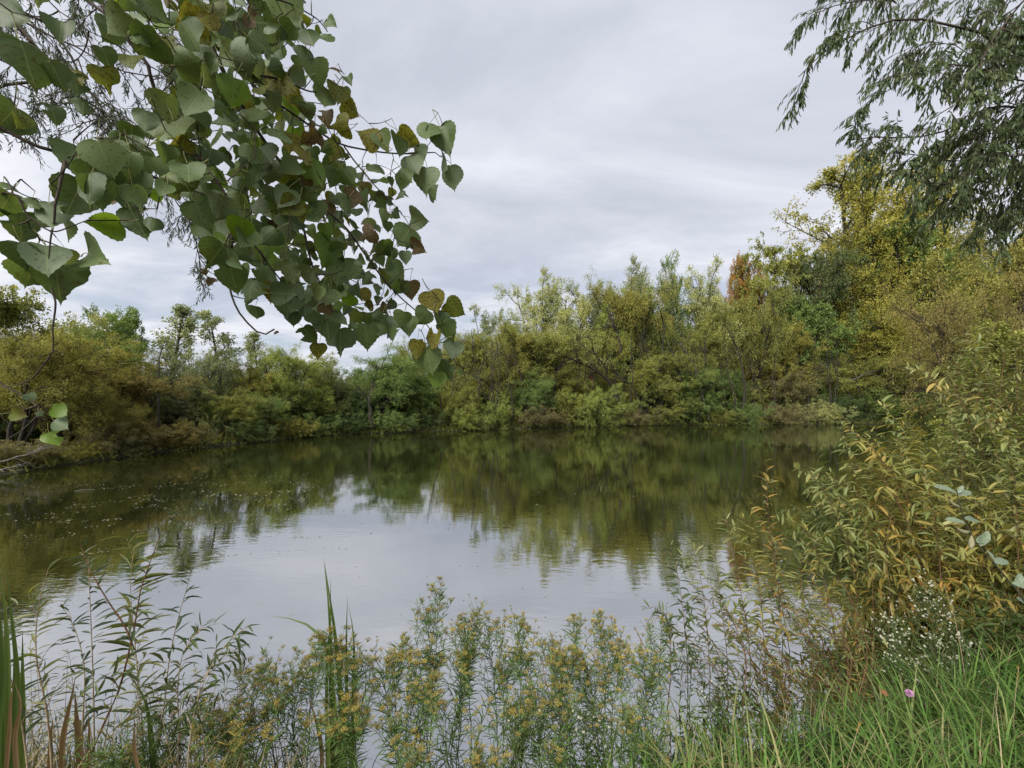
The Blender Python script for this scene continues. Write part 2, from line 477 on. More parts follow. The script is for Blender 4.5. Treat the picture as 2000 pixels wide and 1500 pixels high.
# ------------------------------------------------------------------ tree prototypes (meshes shared by all copies)
def crown_mesh(name, tw, r, nl, ll, lw_, spread, hang=0.0, tpl=DIA, t0=.15):
    """nl leaves along every twig of tw"""
    n = len(tw)
    idx = np.repeat(np.arange(n), nl)
    tt = r.uniform(t0, 1, n * nl)
    p, T = interp(tw, idx, tt)
    p = p + r.normal(size=p.shape) * spread
    D = nrm(T * .5 + rdir(n * nl, r) * .9 + np.array([0, 0, -hang]))
    base = np.repeat(r.random(n), nl)
    tint = np.clip(.5 * base + .5 * r.random(n * nl), 0, 1)
    mb = MB()
    s = r.uniform(.65, 1.3, n * nl)
    leaves(mb, p, D, rdir(n * nl, r), ll * s, lw_ * s, tint, tpl)
    return mb.mesh(name, LEAFM['olive'])
def proto(kind, seed):
    r = np.random.default_rng(seed)
    if kind == 'willow':
        st, sl = stem_lines(r, int(r.integers(4, 6)), 8.2, 20, .10, .3)
        l1, n1_, _ = spawn(r, st, sl, 13, .32, 1, 50, .42, up=.24, droop=.18, wob=.14, k=6, taper=.35)
        l2, n2_, _ = spawn(r, l1, n1_, 7, .2, 1, 42, .50, up=.15, droop=.15, wob=.16, k=5, taper=.35)
        l3, n3_, _ = spawn(r, l2, n2_, 5, .2, 1, 40, .55, up=-.05, droop=.45, wob=.14, k=4, taper=.3)
        lv = (l3, 20, .14, .048, .11, .25); R = (.13, .045, .018, .007)
    elif kind == 'airy':
        st, sl = stem_lines(r, 3, 9.4, 9, .08, .2)
        l1, n1_, _ = spawn(r, st, sl, 17, .20, 1, 46, .36, up=.30, droop=.05, wob=.14, k=6, taper=.45)
        l2, n2_, _ = spawn(r, l1, n1_, 7, .3, 1, 40, .46, up=.1, droop=.1, wob=.16, k=5, taper=.35)
        l3, n3_, _ = spawn(r, l2, n2_, 4, .25, 1, 40, .50, up=.0, droop=.2, wob=.14, k=4, taper=.3)
        lv = (l3, 22, .13, .058, .09, .15); R = (.11, .04, .015, .006)
    elif kind == 'poplar':
        st, sl = stem_lines(r, 1, 9.6, 3, .03, .0)
        l1, n1_, _ = spawn(r, st, sl, 36, .16, 1, 48, .25, up=.45, droop=.0, wob=.10, k=6, prof=lambda q: 2.1 * (1 - q) ** .7 + .35)
        l2, n2_, _ = spawn(r, l1, n1_, 5, .35, 1, 40, .36, up=.3, droop=.1, wob=.15, k=4, taper=.3)
        l3, n3_, _ = spawn(r, l2, n2_, 3, .3, 1, 40, .6, up=.0, droop=.1, wob=.14, k=3, taper=.3)
        lv = (l3, 9, .14, .10, .10, .2); R = (.13, .03, .012, .006)
    elif kind == 'big':
        st, sl = stem_lines(r, 2, 9.4, 7, .05, .1)
        l1, n1_, _ = spawn(r, st, sl, 26, .18, 1, 50, .25, up=.40, droop=.0, wob=.12, k=6, prof=lambda q: 2.9 * (1 - q) ** .6 + .45)
        l2, n2_, _ = spawn(r, l1, n1_, 9, .25, 1, 42, .42, up=.15, droop=.1, wob=.15, k=5, taper=.3)
        l3, n3_, _ = spawn(r, l2, n2_, 5, .2, 1, 42, .5, up=.0, droop=.1, wob=.14, k=3, taper=.3)
        lv = (l3, 16, .062, .050, .05, .2); R = (.13, .03, .012, .006)
    elif kind == 'broad':
        st, sl = stem_lines(r, 1, 8.6, 4, .06, .0)
        l1, n1_, _ = spawn(r, st, sl, 28, .12, 1, 58, .4, up=.30, droop=.0, wob=.12, k=6, prof=lambda q: 3.5 * np.sqrt(np.clip(1 - (q - .30) ** 2 / .62, .02, 1)) + .4)
        l2, n2_, _ = spawn(r, l1, n1_, 9, .3, 1, 45, .42, up=.1, droop=.05, wob=.16, k=5, taper=.3)
        l3, n3_, _ = spawn(r, l2, n2_, 6, .2, 1, 45, .5, up=.0, droop=.1, wob=.14, k=4, taper=.3)
        lv = (l3, 22, .15, .10, .10, .15); R = (.16, .05, .016, .007)
    elif kind == 'shrub':
        st, sl = stem_lines(r, 18, 2.6, 44, .12, .35)
        l1, n1_, _ = spawn(r, st, sl, 9, .10, 1, 40, .40, up=.1, droop=.2, wob=.16, k=5)
        l2, n2_, _ = spawn(r, l1, n1_, 6, .2, 1, 40, .5, up=.0, droop=.3, wob=.15, k=4, taper=.3)
        l3 = l2; n3_ = n2_
        lv = (l3, 30, .085, .034, .05, .2); R = (.022, .010, .005, .003)
    elif kind == 'weeping':
        st, sl = stem_lines(r, 5, 3.2, 35, .12, .3)
        l1, n1_, _ = spawn(r, st, sl, 9, .3, 1, 45, .45, up=.2, droop=.5, wob=.12, k=6)
        l2, n2_, _ = spawn(r, l1, n1_, 8, .2, 1, 35, .75, up=-.1, droop=1.3, wob=.10, k=6, taper=.2)
        l3 = l2; n3_ = n2_
        lv = (l3, 50, .12, .026, .03, .7); R = (.05, .02, .007, .004)
    elif kind == 'sumac':
        st, sl = stem_lines(r, 4, 9.3, 8, .05, .2)
        l1, n1_, _ = spawn(r, st, sl, 5, .70, 1, 34, .15, up=.4, droop=.0, wob=.12, k=5, taper=.2)
        l2, n2_, _ = spawn(r, l1, n1_, 14, .80, 1, 65, .8, up=.1, droop=.5, wob=.06, k=5, taper=0)
        l3 = l2; n3_ = n2_
        lv = (l3, 34, .18, .075, .04, .3); R = (.06, .03, .007, .005)
    tw, nl, ll, lw_, sp, hang = lv
    crown = crown_mesh(kind + '_leaves', tw, r, nl, ll, lw_, sp, hang)
    wb = MB()
    tubes(wb, st, rad(len(st), st.shape[1], np.full(len(st), R[0] * 1.15), R[0] * .3), 7)
    trunk = wb.mesh(kind + '_trunk', BARK, True)
    lb = MB()
    tubes(lb, l1, rad(len(l1), l1.shape[1], np.full(len(l1), R[1]), R[1] * .3), 4)
    tubes(lb, l2, rad(len(l2), l2.shape[1], np.full(len(l2), R[2]), R[2] * .3), 3)
    if l3 is not l2:
        sel = r.random(len(l3)) < .5
        q = l3[sel]
        tubes(lb, q[:, [0, q.shape[1] // 2, -1]], rad(len(q), 3, np.full(len(q), R[3]), R[3] * .3), 3)
    limbs = lb.mesh(kind + '_limbs', BARK)
    E = tw.reshape(-1, 3)
    H = np.percentile(E[:, 2], 98.6)
    Wd = np.percentile(np.abs(E[:, 0]), 96) * 2
    return dict(crown=crown, trunk=trunk, limbs=limbs, H=H, W=Wd)
PROTO = {}
for kind, seeds in dict(willow=(11, 12, 13), airy=(21, 22), poplar=(31, 32), broad=(41, 42), big=(35,), shrub=(51, 52, 53), weeping=(61,), sumac=(71,)).items():
    PROTO[kind] = [proto(kind, s) for s in seeds]
_count = {}
def plant_tree(kind, u, vtop, wpx, pal, off, label, cat='tree', group=None, name=None, rot=None, bark=None, tilt=0.0, Y=None):
    """wpx: crown width in photograph pixels"""
    Y = Y if Y is not None else shoreY(u) + off
    pr = PROTO[kind]; c = _count.get(kind, 0); _count[kind] = c + 1
    pr = pr[c % len(pr)]
    x = (u - 1000) / F * Y
    z = gz(x, Y)
    top = EYE + (HOR - vtop) / F * Y
    H = max(top - z, .4); Wm = wpx / F * Y
    e = empty(name or {'shrub': 'shrub', 'weeping': 'weeping_shrub', 'willow': 'willow_tree', 'airy': 'ash_tree', 'poplar': 'poplar_tree', 'big': 'cottonwood_tree', 'broad': 'maple_tree', 'sumac': 'sumac_tree'}[kind],
              (x, Y, z), label, cat, group)
    sz_ = H / pr['H']; sx_ = min(Wm / pr['W'], sz_ * (1.35 if kind != 'shrub' else 1.6))
    if kind == 'poplar': sx_ *= .95
    sc = (sx_, sx_ * float(rng.uniform(.85, 1.1)), sz_)
    e.scale = sc
    e.rotation_euler = (0, tilt, rot if rot is not None else float(rng.uniform(0, 6.28)))
    for nm, me, mt in (('crown', pr['crown'], LEAFM[pal]), ('trunk', pr['trunk'], bark or BARK), ('limbs', pr['limbs'], bark or BARK)):
        o = link(nm, me, e)
        o.material_slots[0].link = 'OBJECT'
        o.material_slots[0].material = mt
        if nm == 'crown': o['kind'] = 'stuff'
    return e

# ------------------------------------------------------------------ the wood round the pond: (kind, u, v of top, width, palette, metres behind the water, label)
TREES = [
 ('broad', -55, 560, 170, 'olive', 3.5, 'tall dark olive tree cut by the edge of the picture over the golden willows'),
 ('willow', 70, 628, 120, 'olive', 4.0, 'round olive willow topping the golden bank of trees'),
 ('airy', 112, 612, 80, 'pale', 5.5, 'thin pale feathery tree just behind the golden willow'),
 ('willow', 15, 655, 170, 'gold', 1.6, 'low golden willow leaning out at the near end of the bank'),
 ('willow', 118, 652, 190, 'gold', 2.2, 'large golden brown willow beside the pale feathery tree'),
 ('willow', 185, 745, 120, 'gold', 1.6, 'yellowish low willow with a bare side limb above the brown bank'),
 ('poplar', 163, 641, 60, 'green', 7.0, 'short poplar top with open green leaves above the golden willow'),
 ('broad', 248, 612, 105, 'green', 6.5, 'pointed dense green tree next to the first tall poplar'),
 ('broad', 205, 660, 90, 'green', 5.0, 'rounded green tree at the foot of the pointed one'),
 ('poplar', 322, 596, 84, 'greygreen', 4.2, 'tallest open poplar standing between the pointed green tree and the grey willow'),
 ('willow', 268, 728, 120, 'rust', 2.0, 'rusty brown willow below the pointed green tree'),
 ('willow', 215, 790, 90, 'gold', 1.2, 'small ochre willow low on the brown bank'),
 ('willow', 380, 678, 110, 'greygreen', 3.0, 'grey green willow with a soft drooping top between two poplars'),
 ('poplar', 435, 615, 62, 'greygreen', 5.0, 'narrow poplar standing alone against the sky'),
 ('airy', 345, 730, 90, 'greygreen', 2.4, 'thin grey green tree in front of the tallest poplar'),
 ('airy', 480, 700, 75, 'gold', 3.0, 'thin tree with orange yellow leaves left of the lime crown'),
 ('poplar', 514, 655, 52, 'greygreen', 6.0, 'shortest of the open poplars behind the lime willow'),
 ('willow', 548, 690, 100, 'fresh', 3.2, 'lime green willow under the hanging cottonwood leaves'),
 ('willow', 430, 765, 90, 'olive', 1.5, 'low dull willow above the pale weeping bush'),
 ('willow', 520, 770, 110, 'green', 1.6, 'dark green low tree overhanging a black bank'),
 ('airy', 625, 692, 80, 'olive', 4.0, 'see-through olive tree beside the big dark green willow'),
 ('willow', 600, 755, 100, 'fresh', 1.6, 'yellow green willow dipping towards the water next to the dark trees'),
 ('airy', 655, 720, 70, 'greygreen', 3.5, 'slight grey tree in the gap before the big dark green willow'),
 ('willow', 722, 690, 125, 'green', 2.4, 'big rounded dark green willow directly below the cottonwood leaves'),
 ('broad', 700, 760, 90, 'deep', 1.6, 'dense dark crown at the foot of the big green willow'),
 ('broad', 795, 735, 110, 'green', 2.2, 'blackish green rounded tree next to the big green willow'),
 ('willow', 790, 672, 90, 'olive', 6.5, 'olive topped willow looking over the blackish green tree'),
 ('broad', 845, 770, 80, 'deep', 1.8, 'dark tree with bluish foliage in a shaded corner of the shore'),
 ('willow', 880, 655, 110, 'olive', 6.5, 'olive crown just behind the lowest hanging cottonwood leaves'),
 ('willow', 905, 735, 120, 'olive', 2.2, 'wide low olive tree above the two lime bushes'),
 ('airy', 985, 606, 85, 'greygreen', 7.5, 'grey green top rising left of the tall pale willow'),
 ('willow', 965, 648, 130, 'gold', 4.5, 'brownish gold willow with several thin leaning stems'),
 ('airy', 1052, 556, 90, 'pale', 5.5, 'tall pale willow, first high crown over the middle of the pond'),
 ('airy', 1108, 549, 90, 'pale', 6.5, 'pale crown with a bare forked stem beside the first tall pale willow'),
 ('willow', 1060, 650, 150, 'olive', 3.5, 'mid height yellow green willow under the two pale crowns'),
 ('willow', 1020, 735, 110, 'green', 1.8, 'low green tree behind grey brown shoreline brush'),
 ('airy', 1178, 560, 85, 'greygreen', 7.0, 'light grey green crown right after the dip in the skyline'),
 ('willow', 1205, 553, 120, 'fresh', 5.5, 'yellow green tall willow with a visible slender trunk'),
 ('willow', 1245, 562, 120, 'gold', 5.0, 'golden topped willow in front of the dark crowned ash'),
 ('willow', 1150, 690, 130, 'olive', 3.0, 'olive willow overhung by a long dark leaning trunk'),
 ('airy', 1275, 527, 85, 'greygreen', 9.0, 'dark speckled ash crown, higher than the golden willow'),
 ('airy', 1325, 526, 70, 'green', 8.5, 'darkest green ash top with a straight trunk'),
 ('airy', 1372, 535, 75, 'pale', 7.0, 'silvery pale tree between the dark ash and the orange maple'),
 ('willow', 1345, 620, 150, 'olive', 3.5, 'spreading olive tree over the group of black leaning trunks'),
 ('willow', 1250, 700, 130, 'olive', 2.4, 'lower olive willow growing from behind the round lime bush'),
 ('broad', 1345, 725, 130, 'green', 2.2, 'round green tree low over the water right of the black trunks'),
 ('willow', 1420, 560, 110, 'olive', 6.0, 'soft olive crown standing left of the orange maple top'),
 ('broad', 1455, 518, 58, 'orange', 9.5, 'maple with a bright orange top above the green wood'),
 ('willow', 1460, 562, 120, 'olive', 4.5, 'ochre willow below the orange maple top'),
 ('sumac', 1517, 466, 84, 'olive', 6.0, 'tall thin tree with tufted tops and bare stems above the skyline'),
 ('broad', 1605, 503, 105, 'darkred', 8.0, 'dark round tree tinged with red next to the yellow cottonwood'),
 ('broad', 1560, 590, 110, 'green', 5.0, 'leafy green tree in front of the dark reddish one'),
 ('airy', 1510, 600, 90, 'gold', 4.0, 'slim golden tree beneath the tufted thin tree'),
 ('willow', 1430, 720, 130, 'green', 2.0, 'green low willow leaning over pale dead sticks'),
 ('willow', 1560, 700, 170, 'brown', 2.4, 'brownish tangled willow over the shaded bank'),
 ('big', 1725, 300, 210, 'yellow', 9.0, 'huge yellow turning cottonwood, tallest of the far shore'),
 ('big', 1775, 345, 190, 'yellow', 7.5, 'second tall yellow green cottonwood crown just behind the drooping willow twigs'),
 ('big', 1680, 440, 130, 'yellow', 6.0, 'yellow side crown at the foot of the huge cottonwood'),
 ('big', 1800, 440, 200, 'green', 6.5, 'broad green tree right behind the hanging willow twigs'),
 ('big', 1700, 600, 230, 'yellow', 3.0, 'yellow speckled tree in front of the huge cottonwood'),
 ('willow', 1660, 690, 170, 'olive', 2.0, 'dull olive willow drooping towards the shaded water'),
 ('willow', 1790, 700, 190, 'brown', 1.6, 'brown seeding brush tree above the near willow bush'),
 ('broad', 1850, 560, 150, 'olive', 4.5, 'olive tree partly hidden by the yellow one'),
]
for a in TREES:
    kind, u, vt, w, pal, off, lab = a
    plant_tree(kind, u, vt, w * 1.25, pal, off, lab)
plant_tree('willow', 1985, 365, 260, 'gold', 0, 'brown gold tree filling the edge under the dark overhanging boughs', Y=26)
plant_tree('willow', 1900, 560, 220, 'rust', 0, 'russet tree low beneath the brown gold one', Y=24)
plant_tree('broad', 1950, 640, 200, 'olive', 0, 'olive thicket tree close behind the near willow bush', Y=17)

# back row
r = np.random.default_rng(77)
for u in np.arange(-260, 2300, 46):
    u = u + r.uniform(-14, 14)
    Yb = shoreY(min(max(u, -100), 2100)) + r.uniform(12, 18)
    sky_v = np.interp(u, [-100, 60, 150, 250, 330, 440, 560, 640, 720, 850, 950, 1050, 1200, 1300, 1450, 1600, 1720, 1850, 2100],
                      [640, 690, 720, 690, 745, 745, 735, 745, 720, 690, 670, 640, 620, 600, 590, 560, 480, 500, 450])
    plant_tree(['willow', 'broad', 'willow', 'airy'][int(r.integers(4))], u, sky_v + r.uniform(0, 50), r.uniform(90, 140), ['olive', 'green', 'deep', 'olive', 'greygreen'][int(r.integers(5))], 0,
               'tree deep in the wood, mostly hidden behind the trees of the shore', group='trees deep in the wood', Y=Yb)

for u in np.arange(-120, 2150, 38):
    u = u + r.uniform(-10, 10)
    for dy in ((4.2, 7.0, 11.0) if u < 830 else (7.5, 12.0)):
        Yb = shoreY(min(max(u, -100), 2100)) + dy + r.uniform(-.8, .8)
        hh = (r.uniform(.5, 1.2) + .058 * Yb * (.8 if dy < 5 else 1)) * (1 + dy * .03)
        vt = HOR - (hh + gz((u - 1000) / F * Yb, Yb) - EYE) * F / Yb
        plant_tree('shrub', u + r.uniform(-15, 15), vt, r.uniform(1.2, 1.7) * hh * F / Yb, ['olive', 'deep', 'green', 'brown', 'olive'][int(r.integers(5))], 0,
                   'thicket bush filling the shade between the trunks', cat='bush', group='thicket bushes between the trunks', Y=Yb, name='thicket_bush')

SHRUBS = [
 ('shrub', 100, 876, 90, 'gold', .25, 'bright ochre bush touching the water below the golden willow'),
 ('shrub', 30, 860, 110, 'brown', .5, 'grey brown brush with dead sticks at the near end of the bank'),
 ('shrub', 160, 858, 70, 'gold', .5, 'small yellowish bush just beyond the bright ochre one'),
 ('shrub', 215, 830, 100, 'brown', .6, 'brown bush hanging over the dark waterline'),
 ('shrub', 290, 822, 100, 'rust', .6, 'reddish brown bush below the rusty willow'),
 ('shrub', 345, 830, 80, 'brown', .5, 'dull brown bush between the rusty bush and the weeping one'),
 ('weeping', 412, 812, 86, 'pale', .6, 'pale straw coloured weeping bush dipping into the pond'),
 ('shrub', 375, 850, 50, 'gold', .2, 'tiny ochre tuft at the foot of the weeping bush'),
 ('shrub', 480, 820, 90, 'deep', .6, 'blackish green bush right of the weeping bush'),
 ('shrub', 560, 812, 80, 'gold', .5, 'ochre bush under the lime green willow'),
 ('shrub', 610, 810, 70, 'green', .5, 'green bush next to the lime willow by the dark trees'),
 ('shrub', 665, 808, 70, 'deep', .5, 'dark bush under the big rounded willow'),
 ('shrub', 740, 795, 90, 'green', .5, 'leafy green bush in the shade of the big rounded willow'),
 ('shrub', 815, 800, 80, 'deep', .5, 'bluish dark bush in the shaded corner'),
 ('shrub', 906, 800, 66, 'fresh', .3, 'smaller lime bush glowing in the shade at the water'),
 ('shrub', 978, 782, 84, 'fresh', .5, 'second lime bush, beside brown brush'),
 ('shrub', 880, 770, 80, 'olive', 1.4, 'olive bush behind the smaller lime bush'),
 ('shrub', 1035, 795, 70, 'brown', .4, 'grey brown brush between the lime bushes'),
 ('shrub', 1085, 800, 50, 'rust', .4, 'tawny low brush right before the big lime bush'),
 ('shrub', 1165, 760, 110, 'fresh', .5, 'biggest lime green bush, rounded, reaching the water'),
 ('shrub', 1120, 770, 70, 'olive', 1.2, 'olive bush leaning behind the biggest lime bush'),
 ('shrub', 1240, 795, 70, 'brown', .5, 'brown twiggy bush right of the biggest lime bush'),
 ('shrub', 1290, 790, 70, 'olive', .6, 'olive bush beside the bleached dead sticks'),
 ('shrub', 1345, 775, 70, 'green', .6, 'fresh green bush beneath the round green tree'),
 ('shrub', 1400, 795, 60, 'olive', .5, 'low olive bush next to the bleached sticks'),
 ('shrub', 1455, 785, 80, 'green', .5, 'green bush at the start of the deep shade'),
 ('shrub', 1520, 790, 80, 'brown', .5, 'dark brown bush in the deep shade'),
 ('shrub', 1588, 780, 76, 'pale', .4, 'straw grey domed bush on the shaded far bank'),
 ('shrub', 1650, 770, 90, 'deep', .8, 'blackish bush behind the domed straw one'),
 ('shrub', 1725, 765, 100, 'green', .8, 'dark green bush seen over the near willow shoots'),
 ('shrub', 1800, 755, 100, 'olive', .8, 'olive bush mostly covered by the near willow bush'),
 ('shrub', 940, 820, 40, 'brown', .1, 'tiny brown tuft between the two smaller lime bushes'),
 ('shrub', 700, 825, 50, 'deep', .2, 'little dark tuft on the muddy edge under the big willow'),
]
for a in SHRUBS:
    kind, u, vt, w, pal, off, lab = a
    plant_tree(kind, u, vt, w * 1.3, pal, off, lab, cat='bush')

# leaning black trunks and dead wood on the far shore
def bough(name, pts, r0, r1, mat, label, cat, side=0, group=None):
    pts = np.array(pts, float)
    base = pts[0].copy()
    e = empty(name, base, label, cat, group)
    q = (pts - base)[None]
    # resample
    k = 10; s = np.linspace(0, 1, k); f = np.linspace(0, 1, q.shape[1])
    q = np.stack([np.interp(s, f, q[0, :, i]) for i in range(3)], -1)[None]
    r = np.random.default_rng(int(abs(base[0] * 97)) + 3)
    q[:, 1:-1] += r.normal(size=q[:, 1:-1].shape) * r0 * .5
    m1 = MB(); tubes(m1, q, rad(1, k, [r0], r1), 7); m1.build('trunk', mat, e, True)
    if side:
        ln = np.array([np.linalg.norm(q[0, -1] - q[0, 0])])
        b1, bl, _ = spawn(r, q, ln, side, .35, 1, 40, .38, up=.1, wob=.18, k=5)
        b2, _, _ = spawn(r, b1, bl, 4, .3, 1, 40, .5, wob=.2, k=4)
        m2 = MB(); tubes(m2, b1, rad(len(b1), 5, np.full(len(b1), r0 * .35), r1 * .4), 4); tubes(m2, b2, rad(len(b2), 4, np.full(len(b2), r0 * .15), r1 * .2), 3)
        m2.build('limbs', mat, e)
    return e
def SP(u, v, off): return P(u, v, shoreY(u) + off)
def SF(u, v, off): return P(u, v, shoreY(u) + .15 + off * .25)
bough('leaning_trunk', [SF(1215, 800, 1.2), SF(1195, 750, 1.0), SF(1160, 722, .8), SF(1120, 700, .6), SF(1082, 692, .5)], .16, .03, BARK, 'long black trunk arching over to the lime bush side', 'tree trunk', 5)
bough('leaning_trunk', [SF(1212, 800, 1.8), SF(1195, 755, 1.7), SF(1178, 710, 1.6), SF(1155, 680, 1.6)], .15, .04, BARK, 'steeper black trunk behind the long arching one', 'tree trunk', 4)
bough('leaning_trunk', [SF(1338, 800, 1.4), SF(1330, 740, 1.3), SF(1318, 700, 1.2), SF(1300, 660, 1.2)], .14, .05, BARK, 'black trunk bent left in the group of dark stems', 'tree trunk', 4)
bough('leaning_trunk', [SF(1290, 815, 1.0), SF(1291, 740, 1.1), SF(1293, 690, 1.2), SF(1296, 630, 1.4)], .15, .06, BARK, 'straightest black trunk beside the bent one', 'tree trunk', 4)
bough('leaning_trunk', [SF(1310, 815, 1.0), SF(1302, 760, 1.0), SF(1312, 715, 1.0)], .10, .04, BARK, 'short crooked stem between the two black trunks', 'tree trunk', 3)
bough('leaning_trunk', [SF(1385, 820, .8), SF(1372, 770, .8), SF(1358, 720, .9), SF(1330, 670, 1.0)], .12, .04, BARK_GREY, 'grey slanting trunk right of the black group', 'tree trunk', 5)
bough('leaning_trunk', [SF(1260, 820, .5), SF(1247, 780, .5), SF(1232, 750, .6), SF(1200, 735, .6)], .11, .03, BARK, 'low dark limb reaching over the biggest lime bush', 'tree trunk', 4)
bough('leaning_trunk', [SF(1030, 790, 1.2), SF(1018, 740, 1.2), SF(1008, 705, 1.2), SF(998, 680, 1.3)], .11, .04, BARK, 'thin dark stem leaning left among the gold willows', 'tree trunk', 4)
bough('leaning_trunk', [SF(1210, 690, 4.5), SF(1207, 650, 4.5), SF(1196, 630, 4.5), SF(1185, 600, 4.6)], .12, .05, BARK, 'forked trunk showing in the gap under the tall yellow green willow', 'tree trunk', 5)
bough('leaning_trunk', [SF(1452, 820, .9), SF(1455, 760, .9), SF(1448, 700, 1.0), SF(1420, 640, 1.2)], .13, .05, BARK, 'dark stem rising from the deep shade', 'tree trunk', 4)
bough('leaning_trunk', [SF(730, 835, .6), SF(722, 800, .6), SF(725, 760, .8), SF(738, 720, .9)], .16, .06, BARK, 'black trunk of the big rounded willow at the waterline', 'tree trunk', 5)
bough('leaning_trunk', [SF(312, 850, 1.0), SF(310, 800, 1.0), SF(308, 740, 1.2), SF(316, 680, 1.4)], .045, .02, BARK, 'slender dark stem below the tallest poplar', 'tree trunk', 2)
r = np.random.default_rng(55)
for k_ in range(30):
    u = r.uniform(850, 1720); du = r.uniform(-60, 30); vt_ = r.uniform(640, 720)
    bough('slender_stem', [SF(u, 822, r.uniform(0, 4)), SF(u + du * .25 + r.uniform(-8, 8), 775, 1), SF(u + du * .6 + r.uniform(-8, 8), 735, 2), SF(u + du, vt_, 3)], r.uniform(.05, .10), .025, BARK,
          'slender dark stem leaning out from the shade of the far shore', 'tree trunk', 4, group='slender dark stems leaning out along the far shore')
bough('dead_branch', [SP(1270, 815, .4), SP(1295, 808, .0), SP(1325, 812, -.2), SP(1340, 800, -.3)], .06, .02, BARK_PALE, 'bleached dead branch lying along the far waterline', 'dead branch', 7)
bough('dead_branch', [SP(1310, 822, .4), SP(1322, 806, .1), SP(1330, 790, .0)], .05, .02, BARK_PALE, 'short bleached stub standing up from the waterline sticks', 'dead branch', 4)
bough('dead_branch', [SP(1080, 828, .5), SP(1095, 822, .0), SP(1115, 832, -.4)], .06, .02, BARK_PALE, 'pale broken branch dipping in left of the biggest lime bush', 'dead branch', 4)
bough('dead_branch', [SP(-40, 905, .6), SP(20, 898, .0), SP(60, 885, -.3), SP(92, 868, -.5)], .03, .008, BARK_PALE, 'bleached long dead bough at the near end of the bank', 'dead branch', 9)
bough('dead_branch', [SP(-40, 925, .4), SP(10, 915, .0), SP(45, 908, -.3)], .03, .008, BARK_PALE, 'lower bleached bough almost on the water', 'dead branch', 8)
bough('dead_branch', [SP(1630, 760, 1.0), SP(1680, 735, .4), SP(1700, 725, .2), SP(1740, 720, 0)], .07, .02, BARK_GREY, 'grey dead limb jutting from the shaded wood', 'dead branch', 6)
bough('red_stump', [SP(1159, 800, 1.2), SP(1158, 760, 1.2), SP(1156, 732, 1.2)], .17, .15, BARK_RED, 'rust red snapped stump glimpsed under the arching trunk', 'stump')
# ------------------------------------------------------------------ undergrowth on the banks
r = np.random.default_rng(8)
cand = np.stack([r.uniform(-20, 46, 60000), r.uniform(7, 47, 60000)], -1)
s = sdist(cand)
w_ = (s > .02) & (s < 5) & (r.random(len(s)) < np.clip(1.4 - s / 3.0, .18, 1))
cand = cand[w_]
p = np.concatenate([cand, ground(cand)[:, None]], 1)
n = len(p)
mb = MB()
for k_ in range(4):
    D = nrm(r.normal(size=(n, 3)) * np.array([.7, .7, .25]) + np.array([0, 0, .7]))
    leaves(mb, p + r.normal(size=p.shape) * np.array([.12, .12, .03]), D, rdir(n, r), r.uniform(.15, .5, n), r.uniform(.03, .07, n), r.random(n), DIA)
o = mb.build('undergrowth', LEAFM['olive'])
tag(o, 'low weeds and litter along the far bank under the trees', 'undergrowth', kind='stuff')

# ================================================================== near plants
def curve_px(pts, Y, k=12):
    """a smooth line through seen points; Y one distance or one per point"""
    pts = np.array(pts, float)
    Ys = np.broadcast_to(np.asarray(Y, float), (len(pts),))
    W = np.array([P(u, v, y) for (u, v), y in zip(pts[:, :2], Ys)])
    d = np.r_[0, np.cumsum(np.linalg.norm(np.diff(W, axis=0), axis=1))]; d /= d[-1]
    tq = np.linspace(0, 1, k)
    out = np.zeros((k, 3))
    for c in range(3):      # cubic hermite
        m = np.gradient(W[:, c], d)
        i = np.clip(np.searchsorted(d, tq, side='right') - 1, 0, len(d) - 2)
        h = d[i + 1] - d[i]; s_ = (tq - d[i]) / h
        out[:, c] = (2 * s_**3 - 3 * s_**2 + 1) * W[i, c] + (s_**3 - 2 * s_**2 + s_) * h * m[i] + (-2 * s_**3 + 3 * s_**2) * W[i + 1, c] + (s_**3 - s_**2) * h * m[i + 1]
    return out
def in_poly(p, poly):
    x, y = p; c = False; n = len(poly)
    for i in range(n):
        x0, y0 = poly[i]; x1, y1 = poly[(i + 1) % n]
        if (y0 > y) != (y1 > y) and x < (x1 - x0) * (y - y0) / (y1 - y0) + x0: c = not c
    return c

# ---------------------------------------------------------------- cottonwood overhanging the camera's spot
COT = {
 'green': leaf_mat('cottonwood_green', [(.085, .130, .046), (.125, .180, .062), (.18, .225, .09)], trans=.40, rough=.48, spec=.25, per_object=True, veins=True, spots=.12),
 'dark': leaf_mat('cottonwood_dark', [(.060, .095, .032), (.095, .140, .046)], trans=.36, rough=.45, spec=.28, per_object=True, veins=True, spots=.1),
 'grey': leaf_mat('cottonwood_underside', [(.13, .175, .095), (.18, .225, .125)], trans=.30, rough=.55, spec=.25, per_object=True, veins=True, spots=.12),
 'yellow': leaf_mat('cottonwood_turning', [(.13, .17, .03), (.24, .21, .04)], trans=.45, rough=.5, spec=.2, per_object=True, veins=True, spots=.62),
 'bright': leaf_mat('cottonwood_bright', [(.12, .21, .02), (.17, .27, .03)], trans=.5, rough=.45, spec=.4, per_object=True, veins=True, spots=.1),
 'brown': leaf_mat('cottonwood_dead', [(.12, .085, .045), (.20, .15, .09)], trans=.3, rough=.6, spec=.15, per_object=True, veins=True, spots=.6),
}
STALK = leaf_mat('leaf_stalk', [(.22, .24, .07), (.26, .24, .08)], trans=.1, rough=.5)
